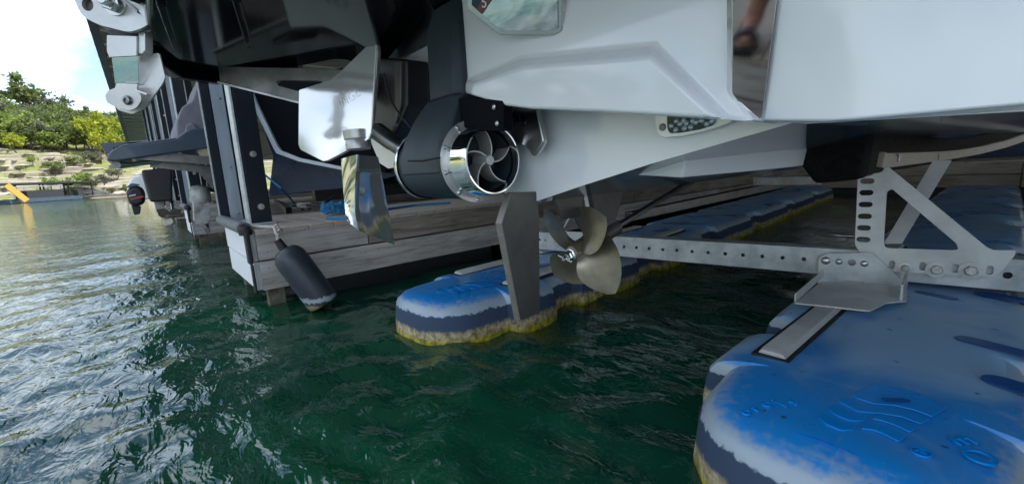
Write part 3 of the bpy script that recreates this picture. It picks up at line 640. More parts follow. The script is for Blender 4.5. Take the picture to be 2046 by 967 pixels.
def far_boats():
    t = thing('far_platform_boat', 'dark hulled boat two slips along with its swim platform sticking out', 'boat', (-8.8, .8, 0))
    G = lambda x, y: onx(x, y, -8.6)
    prism('swim_platform', [G(198, 286), G(300, 281), G(300, 291), G(228, 296), G(224, 318), G(212, 306)], (-1.4, 0, 0), 'blue_grey', t, bevel=.01)
    prism('hull', [G(282, 340), G(345, 335), G(345, 402), G(300, 404)], (-1.6, 0, 0), 'black_plastic', t, bevel=.03)
    prism('platform_step', [G(252, 284), G(296, 280), G(296, 286), G(252, 290)], (-.6, -.02, 0), 'grey_boat', t)
    h = onx(338, 432, -8.6)
    for a, l in ((.5, .2), (2.4, .19), (4.2, .17)):
        u = V((.25, math.cos(a), math.sin(a))).normalized(); w = V((.5, -math.sin(a), math.cos(a))).normalized()
        MB().loft([[h + u*(l*q) + w*(.085*math.sin(math.pi*min(1, q*1.0+.05)))*s + V((-1, 0, 0))*.006*e for s, e in ((-1, -1), (1, -1), (1, 1), (-1, 1))] for q in (.1, .35, .6, .85, .99)]).build('propeller_blade', 'bronze', t)
    MB().lathe(h, (.2, -1, 0), [(-.3, .03), (0, .035), (.06, .02)], 12).build('propeller_hub', 'bronze', t)
    prism('rudder', rounded([onx(307, 402, -9), onx(326, 404, -9), onx(330, 428, -9), onx(312, 424, -9)], .02), (-.03, 0, 0), 'outdrive_grey', t, bevel=.006)
    o = thing('outboard_motor', 'black outboard motor with a red stripe at the far end of the row', 'outboard motor', onx(270, 408, -13.5))
    K = lambda x, y: onx(x, y, -13.2)
    prism('cowling', rounded([K(251, 382), K(264, 371), K(282, 372), K(291, 385), K(290, 406), K(276, 413), K(258, 409)], .1), (-.55, 0, 0), 'black_plastic', o, bevel=.08, seg=3)
    prism('red_stripe', [K(259, 397), K(286, 391), K(287, 394), K(262, 400)], (.03, 0, 0), 'red_paint', o)
    prism('white_badge', [K(257, 391), K(271, 388), K(271, 390.5), K(258, 393)], (.03, 0, 0), 'white_stripe', o)
    prism('cowling_cap', rounded([K(250, 376), K(262, 366), K(282, 369), K(270, 373)], .05), (-.5, 0, 0), 'blue_grey', o, bevel=.03)
    prism('gearcase', [onx(262, 410, -13.5), onx(282, 412, -13.5), onx(280, 428, -13.5), onx(268, 430, -13.5)], (-.15, 0, 0), 'black_plastic', o, bevel=.02)
    b = thing('far_white_boat', 'white boat far down the row seen between dark posts', 'boat', (-18, 2, 0))
    prism('hull', rounded([onx(252, 372, -17), onx(266, 352, -17), onx(300, 348, -17), onx(300, 400, -17), onx(258, 398, -17)], .15), (-2, 0, 0), 'gelcoat', b, bevel=.1)
far_boats()
def far_dock():
    p = shore_pt(20, -2.5); p.z = 0; q = shore_pt(118, 1.5); q.z = 0; d = (q-p); u = d.normalized(); n = V((u.y, -u.x, 0))
    if n.dot(-p) < 0: n = -n
    t = thing('far_dock_house', 'low dark roofed boat dock on the far shore at the left edge', 'dock', p)
    p0 = p - u*12
    def B(name, a0, a1, b0, b1, z0, z1, m, zz=None):
        mb = MB(); c = [p0+u*a+n*b for a, b in ((a0, b0), (a1, b0), (a1, b1), (a0, b1))]
        mb.add([k+V((0, 0, z0)) for k in c]+[k+V((0, 0, (zz if zz and i in (1, 2) else z1))) for i, k in enumerate(c)], [(0,3,2,1),(4,5,6,7),(0,1,5,4),(1,2,6,5),(2,3,7,6),(3,0,4,7)])
        return mb.build(name, m, t)
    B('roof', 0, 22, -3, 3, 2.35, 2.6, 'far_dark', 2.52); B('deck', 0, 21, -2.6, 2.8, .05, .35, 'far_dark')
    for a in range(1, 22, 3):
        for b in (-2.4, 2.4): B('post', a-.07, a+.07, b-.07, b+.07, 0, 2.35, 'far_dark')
    t2 = thing('slide_boat', 'dark pontoon boat with a yellow slide moored at the far shore', 'boat', p0+u*11)
    def C(name, a0, a1, b0, b1, z0, z1, m):
        mb = MB(); c = [p0+u*a+n*b for a, b in ((a0, b0), (a1, b0), (a1, b1), (a0, b1))]
        mb.add([k+V((0, 0, z0)) for k in c]+[k+V((0, 0, z1)) for k in c], [(0,3,2,1),(4,5,6,7),(0,1,5,4),(1,2,6,5),(2,3,7,6),(3,0,4,7)]); return mb.build(name, m, t2)
    C('hull', 7, 15, 3.4, 5.6, .05, .55, 'blue_grey'); C('cabin', 9, 13, 3.6, 5.4, .55, 1.5, 'far_dark'); C('canopy', 7.5, 13, 3.5, 5.5, 1.95, 2.05, 'grey_boat')
    for a in (7.7, 12.8): C('canopy_post', a, a+.08, 5.3, 5.38, .55, 1.95, 'grey_boat')
    mb = MB(); mb.bar(p0+u*6.9+n*5.8+V((0, 0, 2.3)), p0+u*8.1+n*6.4+V((0, 0, .25)), .7, .14, up=n); mb.build('slide', 'yellow_plastic', t2)
    C('engine', 15.1, 15.9, 4.1, 4.9, .3, 1.3, 'far_dark')
far_dock()
# ================================================================== OUR BOAT
BX, TY = -.96, .89           # centre line, transom
BOAT = thing('wake_boat', 'white wakeboard boat on the lift, seen low from astern with propeller and polished thruster', 'boat', (BX, TY, .6))
def hull():
    half = [(0, .595), (.20, .645), (.41, .694), (.69, .752), (.71, .748), (.97, .735), (1.06, .765), (1.13, .86), (1.17, 1.05), (1.2, 1.32)]
    st = [(.89, 1, 0), (1.4, 1, 0), (2.2, 1.0, 0), (3.2, .99, 0), (4.2, .93, .03), (5.2, .72, .12), (6.2, .34, .38), (6.8, .06, .65)]
    rings = []
    for y, w, lift in st:
        r = [V((BX-d*w, y, z+lift*(1 if z < 1 else .3))) for d, z in half[::-1]] + [V((BX+d*w, y, z+lift*(1 if z < 1 else .3))) for d, z in half[1:]]
        rings.append(r)
    mb = MB(); mb.loft(rings, caps=False, closed=False)
    n = len(rings[0]); mb.f += [tuple(range(n)), tuple((len(rings)-1)*n + j for j in range(n))]
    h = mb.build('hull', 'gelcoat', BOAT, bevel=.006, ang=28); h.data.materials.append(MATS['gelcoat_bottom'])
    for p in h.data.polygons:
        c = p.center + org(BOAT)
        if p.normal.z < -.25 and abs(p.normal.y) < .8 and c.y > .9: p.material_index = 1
    return h
HULL = hull()
for sgn in (-1, 1):
    MB().loft([[V((BX+sgn*(.30+o), y, .668+.0)), V((BX+sgn*(.475+o), y, .655)), V((BX+sgn*(.485+o), y, .712)), V((BX+sgn*(.30+o), y, .69))] for y, o in ((1.02, -.06), (1.5, 0), (4.2, 0))]).build('spray_strake', 'gelcoat', BOAT, bevel=.004)
def deck():
    rings = []
    for y, w, z in [(.9, 1.2, 1.33), (3.2, 1.19, 1.36), (4.2, 1.12, 1.4), (5.2, .87, 1.45), (6.2, .42, 1.55), (6.75, .09, 1.6)]: rings.append([V((BX-w, y, z)), V((BX+w, y, z)), V((BX+w*.97, y, z+.16)), V((BX-w*.97, y, z+.16))])
    MB().loft(rings).build('deck', 'black_gelcoat', BOAT, bevel=.02)
    MB().loft([[V((BX-w, y, 1.315)), V((BX+w, y, 1.315)), V((BX+w, y, 1.345)), V((BX-w, y, 1.345))] for y, w in ((.9, 1.225), (3.2, 1.215), (4.2, 1.145), (5.2, .895), (6.2, .44), (6.78, .1))]).build('rub_rail', 'black_plastic', BOAT, bevel=.01)
deck()
def platform():
    z = 1.168
    o = [onz(300, 103, z), onz(292, 40, z), V((BX+1.0, .085, z)), V((BX+1.0, .885, z)), onz(870, 20, z+.1), onz(752, 96, z+.1), onz(680, 118, z), onz(600, 134, z), onz(520, 148, z), onz(440, 152, z), onz(350, 138, z)]
    for p in o: p.z = z
    prism('swim_platform', rounded(o, .05), (0, 0, .14), 'black_gelcoat', BOAT, bevel=.012)
    # moulded rim hanging along the port and aft edge of the platform
    e = [onz(300, 103, z), onz(350, 138, z), onz(440, 152, z), onz(600, 134, z)]
    mb = MB()
    for a, b in zip(e[:-1], e[1:]): mb.bar(a+V((0, 0, -.012)), b+V((0, 0, -.012)), .05, .05)
    mb.build('platform_rim', 'black_gelcoat', BOAT, bevel=.01)
    for (xa, ya, xb, yb) in ((320, 0, 352, 98), (470, -10, 500, 96)):
        a, b = onz(xa, ya, z), onz(xb, yb, z); MB().bar(a+V((0, 0, -.006)), b+V((0, 0, -.006)), .02, .02).build('platform_rib', 'black_gelcoat', BOAT, bevel=.004)
platform()
def pod():
    """white pod on the transom, its lower facet standing proud under a sloping crease"""
    Yf, Yp, Yb = .735, .700, .88
    f = lambda x, y: ony(x, y, Yf); g = lambda x, y: ony(x, y, Yp)
    left = rounded([f(846, -140), f(876, 0), f(893, 85), f(906, 140), f(914, 170), f(925, 186)], [0, .0, .0, .02, .02, 0])
    low = [g(941, 191), g(1010, 212), g(1060, 218), g(1200, 224), g(1400, 236)]
    up = [f(1508, 243), f(1463, 187), f(1464, 0), f(1464, -140)]
    ci = [g(946, 168), g(1045, 134), g(1300, 113), g(1436, 236.5)]       # crease, proud line
    co = [f(926, 164), f(1040, 117), f(1309, 91), f(1456, 238)]         # crease, base line
    bm = bmesh.new(); o0 = org(BOAT)
    mk = lambda ps: [bm.verts.new(p-o0) for p in ps]
    L_, Lo, Up, Ci, Co = mk(left), mk(low), mk(up), mk(ci), mk(co)
    bm.faces.new(L_[:-1] + [Co[0]] + Co[1:] + Up) if False else None
    top = L_ + Co + Up; bm.faces.new(top)
    for i in range(3): bm.faces.new((Co[i], Ci[i], Ci[i+1], Co[i+1]))
    bm.faces.new(Ci + Lo[::-1]); bm.faces.new((L_[-1], Lo[0], Ci[0], Co[0])); bm.faces.new((Co[3], Ci[3], Lo[-1])) ; bm.faces.new((Co[3], Lo[-1], Up[0])) 
    bmesh.ops.recalc_face_normals(bm, faces=bm.faces)
    be = [e for e in bm.edges if len(e.link_faces) == 1]
    ex = bmesh.ops.extrude_edge_only(bm, edges=be)
    for v in ex['geom']:
        if isinstance(v, bmesh.types.BMVert):
            v.co.y = Yb - o0.y; v.co.x = v.co.x + (BX-.0-o0.x - v.co.x)*.02
    bmesh.ops.recalc_face_normals(bm, faces=bm.faces)
    me = bpy.data.meshes.new('transom_pod'); bm.to_mesh(me); bm.free()
    p = finish('transom_pod', me, 'gelcoat', BOAT, bevel=.012, seg=4, ang=50); p.modifiers['bevel'].angle_limit = R(14)
    return p
POD = pod()
def mirror_normal(X, T):
    d = (X-CC).normalized(); r = (V(T)-X).normalized(); return (r-d).normalized()
def pod_window():
    X = ony(1035, 58, .722); n = mirror_normal(X, (-1.9, -1.6, 0)); q = lambda x, y, o=0: onp(x, y, X + n*o, n)
    X = X + n*.028; fr = [q(932, -70), q(932, 18), q(998, 72), q(1104, 73), q(1124, 64), q(1124, -70)]
    prism('window_frame', rounded(fr, [0, .01, .01, .008, .008, 0]), -n*.07, 'steel', POD, bevel=.003)
    gl = [q(942, -70, .003), q(942, 11, .003), q(1001, 62, .003), q(1103, 63, .003), q(1114, 57, .003), q(1114, -70, .003)]
    prism('mirror_plate', gl, -n*.004, 'mirror_steel', POD, bevel=.001)
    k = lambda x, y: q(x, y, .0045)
    prism('reflection_patch', [k(943, -30), k(943, 11), k(961, 27), k(982, -30)], n*.0006, 'navy_reflection', POD)  # reflection of dark clothing, painted on the mirror as flat patches
    prism('reflection_patch', [k(953, 20), k(963, 29), k(982, 0), k(990, -30), k(978, -30)], n*.0012, 'brown_tone', POD)
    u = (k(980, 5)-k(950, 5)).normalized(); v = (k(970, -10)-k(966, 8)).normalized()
    text_mesh('reflected_digit', '5', .034, q(967, 6, .0064), u, v, 'white_reflection', POD, .0004)  # digit belonging to the painted reflection
    return n
pod_window()
PERSON_AT = V((1.04, .50, .45))
def strip():
    X = ony(1463, 187, .727); n = V((.8, -.5, -.2)).normalized()
    for _ in range(25):
        Xp = onp(1488, 78, X, n); n = (n*.3 + mirror_normal(Xp, PERSON_AT + V((-.07, .12, .03)))*.7).normalized()
    q = lambda x, y, o=0: onp(x, y, X+n*o, n)
    lp = [q(1463, -120), q(1463, 187), q(1500, 238), q(1507, 242.5), q(1517, 241), q(1524, 230), q(1538, 120), q(1553, 0), q(1566, -120)]
    prism('mirror_strip', rounded(lp, .004), -n*.016, 'mirror_steel', BOAT, bevel=.0025)
    return X, n
STRIP_X, STRIP_N = strip()
def wing():
    """starboard corner of the transom: two facets meeting in a soft upright ridge"""
    A = [onp(x, y, STRIP_X-STRIP_N*.012, STRIP_N) for x, y in ((1566, -160), (1552, 0), (1537, 120), (1519, 243))]
    Bt, Bb = ony(1745, -160, .775), ony(1668, 244, .775)
    B = [Bt.lerp(Bb, t) for t in (0, .4, .7, 1)]
    Cc = [V((.03, .86, p.z)) for p in B]; D = [V((.24, 1.05, p.z)) for p in B]
    Cc[-1].z, D[-1].z = .741, .765
    E_ = [V((p.x, 1.02, p.z)) for p in A]
    B0 = [a.lerp(b, .84) + V((.0, .002, 0)) for a, b in zip(A, B)]; B1 = [b.lerp(c, .10) + V((0, .004, 0)) for b, c in zip(B, Cc)]; B = [b + V((0, .006, 0)) for b in B]
    A0 = [a + V((0, .006, 0)) + STRIP_N*-.004 for a in A]; E_ = [V((p.x-.01, 1.02, p.z)) for p in A]
    rows = list(zip(E_, A0, [a.lerp(b, .03)+V((0, -.001, 0)) for a, b in zip(A, B0)], B0, B, B1, Cc, D)); mb = MB()
    rings = [list(r) + [V((D[i].x-.02, 1.3, D[i].z))] + [V((E_[i].x, 1.3, E_[i].z))] for i, r in enumerate(rows)]
    mb.loft(rings); w = mb.build('transom_corner', 'gelcoat', BOAT, bevel=.006, seg=3, ang=40); w.modifiers['bevel'].angle_limit = R(45)
    # chine flare below it
    prism('chine_flat', [ony(1512, 243, .885), ony(1590, 246.5, .885), ony(1655, 246, .885), V((.0, .885, .738)), V((.1, .885, .75)), V((.1, .885, .80)), ony(1512, 225, .885)], (0, .2, 0), 'gelcoat', BOAT, bevel=.006)
wing()
def stern_light():
    f = lambda x, y, o=0: ony(x, y, .884-o)
    body = prism('stern_light', rounded([f(1313, 232), f(1318, 264), f(1324, 272), f(1332, 276), f(1368, 273), f(1410, 264), f(1440, 255), f(1468, 244), f(1471, 232)], .006), (0, -.012, 0), 'white_metal', BOAT, bevel=.004)
    prism('light_lens', rounded([f(1333, 230, .012), f(1335, 258, .012), f(1339, 267, .012), f(1360, 266, .012), f(1400, 259, .012), f(1428, 250, .012), f(1430, 230, .012)], .006), (0, -.003, 0), 'lens_dark', body, bevel=.001)
    for u, v in ((210, 215), (258, 255), (300, 195), (262, 165), (365, 188), (410, 228), (465, 178), (520, 160), (575, 195), (630, 165), (345, 240), (340, 160), (430, 165)):
        c = f(1300+u/5.115, 210+v/5.115, .0155); MB().dome(c, (0, -1, 0), .0062, .7, 10).build('led', 'led', body)
    c = f(1324, 254.5, .012); mb = MB(); mb.lathe(c, (0, -1, 0), [(0, .008), (.003, .0075), (.004, .004)], 12); mb.build('screw', 'steel_dark', body)
stern_light()
def running_gear():
    X = -.935
    k = lambda x, y: onx(x, y, X)
    r = prism('rudder', [k(1022, 384), k(1077, 383), k(1079.5, 625), k(1040, 640), k(1003, 447)], (-.022, 0, 0), 'rudder_metal', BOAT, bevel=.003)
    k2 = lambda x, y: onx(x, y, X-.0)
    a = [k(1003, 447), k(1040, 640), k(1020, 384)]
    prism('rudder_edge', [k(1003, 447), k(1040, 640), k(1040, 640)+V((-.0218, -.004, 0)), k(1003, 447)+V((-.0218, -.004, 0))], (0, -.002, 0), 'rudder_edge', BOAT)
    prism('rudder_edge', [k(1003, 447), k(1021, 386), k(1021, 386)+V((-.0218, -.004, 0)), k(1003, 447)+V((-.0218, -.004, 0))], (0, -.002, 0), 'rudder_edge', BOAT)
    # propeller on its shaft
    hub = onx(1143, 507, -.96); ax = V((0, math.cos(R(13.5)), math.sin(R(13.5))))
    P = thing_part = MB()
    P.lathe(hub, ax, [(-.002, .022), (.0, .026), (.03, .031), (.085, .034), (.125, .030)], 24)
    prop = P.build('propeller', 'bronze', BOAT, ang=40)
    mb = MB(); mb.lathe(hub, ax, [(-.045, .008), (-.034, .010)], 10); hexbolt(mb, hub, -ax, .017, .022); mb.lathe(hub, -ax, [(0, .0215), (.006, .0215), (.007, .018)], 18)
    mb.bar(hub-ax*.036+V((-.030, 0, .006)), hub-ax*.036+V((.028, 0, -.010)), .004, .004); mb.build('propeller_nut', 'chrome', prop, ang=30)
    e1 = V((1, 0, 0)); e2 = ax.cross(e1)*1.0; e2 = e2 if e2.z > 0 else -e2
    def blade(th):
        Rm = .19; pitch = .30; rings = []
        for i in range(15):
            t = i/14; r = .027 + (Rm-.027)*t
            ch = .060 + .155*math.sin(math.pi*min(.98, .08+t*.80))**1.1; ch *= math.sqrt(max(0, 1-t**3.4))*.985 + .015
            pa = math.atan2(pitch, 2*math.pi*max(r, .045)); skew = .46*t**1.8
            thk = .0075*(1-t*.8)+.0012
            up_, lo_ = [], []
            for j in range(11):
                s = -.5 + j/10; c = s*ch; ang = th - skew*1.0 + c*math.cos(pa)/max(r, .03)
                h = (1-(2*s)**2)*thk + .0008; camb = .05*ch*(1-(2*s)**2)
                axial = .055 + c*math.sin(pa) + camb - .022*t
                d = e1*math.cos(ang) + e2*math.sin(ang); base = hub + d*r + ax*axial
                up_.append(base + ax*h*.7); lo_.append(base - ax*h*.7)
            rings.append(up_ + lo_[::-1])
        return MB().loft(rings).build('propeller_blade', 'bronze', prop, ang=70)
    for th in PROP_TH: blade(R(th))
    s0, s1 = hub + ax*.125, hub + ax*.9
    MB().tube([s0, s1], .0125, 14).build('propeller_shaft', 'steel_dark', BOAT)
    MB().lathe(hub, ax, [(.132, .020), (.14, .029), (.25, .030), (.262, .02)], 20).build('shaft_bearing', 'rudder_metal', BOAT)
    top0, top1 = hub + ax*.15, hub + ax*.24
    w = .012
    MB().loft([[p0+V((-w, 0, 0)), p0+V((w, 0, 0)), p1+V((w, 0, 0)), p1+V((-w, 0, 0))] for p0, p1 in ((top0, top1), (V((-.96, 1.19, .50)), V((-.96, 1.30, .50))), (V((-.96, 1.16, .61)), V((-.96, 1.36, .61))))]).build('shaft_strut', 'rudder_metal', BOAT, bevel=.005)
    MB().loft([[V((-.96-.008, y0, z)), V((-.96+.008, y0, z)), V((-.96+.008, y1, z)), V((-.96-.008, y1, z))] for y0, y1, z in ((1.02, 1.10, .53), (.98, 1.14, .61))]).build('tracking_fin', 'rudder_metal', BOAT, bevel=.004)
PROP_TH = (-22, 68, 158, 248)
running_gear()
def thruster():
    Y = .735; c = lambda x, y: ony(x, y, Y)
    o = c(985, 320); rad = abs(c(985, 253).z - c(985, 387).z)/2; left = c(843, 322); AX = V((-1, 0, 0)); ln = o.x-left.x
    T = MB(); n = 48
    rim = [(-.004, rad*.985), (-.004, rad*1.03), (.004, rad*1.06), (.02, rad*1.075), (.055, rad*1.12), (.078, rad*1.15)]
    ring = MB().lathe(o, AX, rim, 56, False)
    ring.lathe(o, AX, [(-.004, rad*.985), (.03, rad*.94), (.09, rad*.93)], 56, False).build('thruster_ring', 'chrome', BOAT, ang=50)
    fl = MB(); fl.lathe(o, AX, [(.074, rad*1.13), (.074, rad*1.30), (.082, rad*1.30), (.082, rad*1.0)], 56, False)
    F_ = fl.build('thruster_flange', 'satin_steel', BOAT, ang=30)
    for k in range(10):
        a = 2*math.pi*k/10+.25; p = o + AX*.074 + V((0, math.cos(a), math.sin(a)))*rad*1.22; mb = MB(); mb.dome(p, (1, 0, 0), .0065, .8, 10); mb.build('flange_screw', 'bolt_zinc', F_)
    body = MB().lathe(o, AX, [(.0825, rad*1.16), (.0825, rad*1.2), (.10, rad*1.22), (ln*.62, rad*1.2), (ln-.03, rad*1.16)], 48, False)
    body.lathe(o, AX, [(.02, rad*.90), (ln, rad*.90)], 40, False)
    Bd = body.build('thruster_tube', 'thruster_paint', BOAT, ang=40)
    MB().lathe(o, AX, [(ln-.03, rad*1.22), (ln-.012, rad*1.23), (ln+.01, rad*1.08), (ln+.012, rad*.9)], 48, False).build('thruster_ring', 'chrome', BOAT, ang=45)
    MB().lathe(o, AX, [(.17, rad*.9), (.17, .002)], 40, False).build('thruster_bulkhead', 'hole_dark', BOAT)
    # stator: five spiral vanes round a polished hub
    hubc = o + (c(979, 322)-c(985, 320)); hubc.x = o.x+.000
    for k in range(5):
        th = R(86) + k*2*math.pi/5; a_, b_ = [], []
        for i in range(13):
            t = i/12; r = .008 + (rad*.925-.008)*t; ang = th - .62*(1-t)*1.2 + .18
            p = o + V((0, math.cos(ang)*r, math.sin(ang)*r)); tn = V((0, -math.sin(ang), math.cos(ang)))*.0019
            a_.append([p+tn+V((-.018, 0, 0)), p-tn+V((-.018, 0, 0)), p-tn+V((-.075, .0, 0)), p+tn+V((-.075, 0, 0))])
        MB().loft(a_).build('stator_vane', 'satin_steel', BOAT, ang=40)
    MB().lathe(o+V((-.012, 0, 0)), AX, [(0, .002), (.0, .013), (.004, .015), (.06, .018)], 24).build('stator_hub', 'satin_steel', BOAT)
    m_ = MB(); m_.dome(o + V((-.168, -.5*rad, .1*rad)), (1, 0, 0), .007, .8); m_.build('bulkhead_screw', 'bolt_zinc', BOAT)
    # saddle housing over the tube, rising to the platform
    q = lambda x, y, yy=.60: ony(x, y, .70)
    sx0, sx1 = left.x+.035, o.x-.09
    rings = []
    for z, y0, y1, a, b in ((.70, Y-rad*1.235, .87, sx0, sx1), (.745, Y-rad*1.21, .87, sx0-.005, sx1), (.80, Y-rad*1.06, .87, sx0+.005, sx1), (.86, Y-rad*.80, .87, sx0+.035, sx1), (.895, Y-rad*.62, .87, sx0+.07, sx1), (.91, Y-rad*.55, .87, sx0+.085, sx1), (.915, Y-rad*.42, .87, sx0+.085, sx1), (1.10, Y-rad*.35, .87, sx0+.085, sx1), (1.165, Y-rad*.2, .87, sx0+.11, sx1)):
        rings.append([V((a, y1, z)), V((a, y0+.03, z)), V((a+.03, y0, z)), V((b-.02, y0, z)), V((b, y0+.02, z)), V((b, y1, z))])
    hs = MB().loft(rings).build('thruster_housing', 'thruster_paint', BOAT, bevel=.03, seg=5, ang=60)
    pl_ = rounded([q(907, 196, .66), q(1006, 200, .66), q(1006, 262, .66), q(985, 262, .66), q(903, 262, .66)], .006)
    mp_ = prism('mount_plate', pl_, (0, .03, 0), 'dark_mount', BOAT, bevel=.004)
    for x, y in ((912, 217), (988, 214), (994, 247)):
        p = ony(x, y, .699); m2 = MB(); m2.lathe(p, (0, -1, 0), [(0, .0075), (.003, .007), (.005, .004)], 12); m2.build('plate_screw', 'steel', mp_)
    MB().tube([ony(816, 322, .60), ony(845, 322, .594), ony(879, 315, .60)], .0025, 6).build('housing_seam', 'hole_dark', BOAT)
    # brushed guard with a hooked lower edge, starboard of the thruster
    gq = lambda x, y: ony(x, y, .85)
    prism('steel_guard', rounded([gq(1008, 200), gq(1079, 200), gq(1097, 283), gq(1086, 302), gq(1077, 313), gq(1071, 310), gq(1064, 297), gq(1052, 291), gq(1032, 291), gq(1008, 268)], .008), (0, -.02, 0), 'steel', BOAT, bevel=.006)
    MB().lathe(gq(1026, 275)+V((0, -.02, 0)), (0, -1, 0), [(0, .012), (.008, .012)], 14).build('guard_bolt', 'steel_dark', BOAT)
    # actuator box, cable and the dark tube from plate to thruster
    k = lambda x, y: ony(x, y, .84)
    prism('actuator_box', rounded([k(756, 134), k(775, 118), k(858, 125), k(858, 215), k(838, 262), k(815, 300), k(757, 262)], .01), (0, -.09, 0), 'black_plastic', BOAT, bevel=.012)
    prism('box_flange', [k(837, 128), k(852, 128), k(850, 215), k(838, 250)], (0, -.10, 0), 'rudder_metal', BOAT, bevel=.004)
    z_ = lambda x, y: ony(x, y, .70)
    MB().tube([z_(768, 146), z_(772, 175), z_(783, 205), z_(800, 232), z_(822, 256)], .0035, 8).build('cable', 'rubber', BOAT)
    MB().tube([CC+ray(757, 262)*1.62, CC+ray(790, 288)*1.52, ony(836, 318, .735)], .030, 20).build('plate_arm', 'steel_dark', BOAT)
thruster()
def surf_plate():
    NS = V((.52, -.855, .045)).normalized(); PS = onz(748, 92, 1.168); k = lambda x, y, o=0: onp(x, y, PS + NS*o, NS); dp = lambda x, y, d: CC + ray(x, y)*d; D0 = (k(713, 285)-CC).dot(CF)
    lp = [k(597, 180), k(661, 160), k(690, 134), k(754, 72), k(755, 110), k(742, 264), k(736, 279), k(655, 321), k(646, 323), k(601, 300), k(596, 290)]
    p = prism('surf_plate', rounded(lp, .006), -NS*.018, 'plate_steel', BOAT, bevel=.005, seg=3)
    MB().bar(k(753.5, 76, .001), k(743, 263, .001), .006, .010, up=NS).build('plate_edge_glint', 'white_metal', p, bevel=.002)  # pale bars painting the highlight down the plate's right edge
    MB().bar(k(742.5, 265, .001), k(736.5, 279, .001), .006, .008, up=NS).build('plate_edge_glint', 'white_metal', p, bevel=.002)
    u = (k(722, 170)-k(668, 205)).normalized(); v = (k(690, 150)-k(700, 200)).normalized()
    text_mesh('reflected_letters', 'INGE', .048, k(697, 197, .0006), u, v, 'letter_reflection', p, .0003)  # flat letters painting in a reflection of lettering on the polished plate
    MB().lathe(dp(713, 272, D0+.01), (.05, 0, -1), [(-.02, .05), (.012, .048), (.016, .042), (.03, .046), (.05, .045)], 24).build('fin_collar', 'satin_steel', BOAT)
    # steering fin: two polished facets meeting in an upright ridge
    rows = [((680, 318), (712, 309), (742, 300), (757, 314)), ((682, 352), (711, 350), (746, 352), (767, 365)), ((685, 390), (708, 392), (751, 400), (775, 410)), ((688, 420), (709, 432), (757, 446), (783, 455)), ((690, 439), (717, 461), (764, 478), (790, 490))]
    rings = []; XF = dp(745, 400, D0-.02); NF = mirror_normal(XF, (-.45, 1.05, .17)); BF = dp(711, 390, D0-.04)
    for i, (a, b, c, d) in enumerate(rows):
        A, B, D = dp(*a, D0+.02-.012*i), onp(*b, BF, NF), onp(*d, BF, NF); M1 = B.lerp(D, .33) - NF*.004*math.sin(.5+i*.6); M2 = B.lerp(D, .7) - NF*.004
        rings.append([A, B, M1, M2, D, A.lerp(D, .5)+V((-.022, .022, 0))])
    f = MB().loft(rings).build('steering_fin', 'fin_steel', BOAT, ang=22); s = f.modifiers.new('sub', 'SUBSURF'); s.levels = s.render_levels = 2
    for e in f.data.edges: pass
    cr_ = f.data.attributes.new('crease_edge', 'FLOAT', 'EDGE')
    nn = 6
    for e in f.data.edges:
        a, b = e.vertices; same = a//nn == b//nn
        w = 0
        if not same and a % nn == b % nn and a % nn in (0, 1, 4): w = .9
        if same and (a//nn in (0, 4)): w = 1
        cr_.data[e.index].value = w
    NG = V((.72, -.69, 0)).normalized(); PG = dp(560, 165, 1.72); g = lambda x, y: onp(x, y, PG, NG)
    prism('cross_bar', rounded([g(436, 134), g(600, 137), g(760, 143), g(760, 160), g(728, 192), g(690, 204), g(600, 207), g(440, 166)], .004), -NG*.02, 'steel_dark', BOAT, holes=[rounded([g(551, 163), g(560, 160), g(640, 162), g(655, 172), g(600, 184), g(556, 172)], .006)], bevel=.003)
    prism('cross_bar_lip', [g(438, 163), g(600, 204), g(690, 201), g(690, 205), g(600, 208.5), g(438, 167.5)], NG*.012, 'steel', BOAT, bevel=.001)
surf_plate()
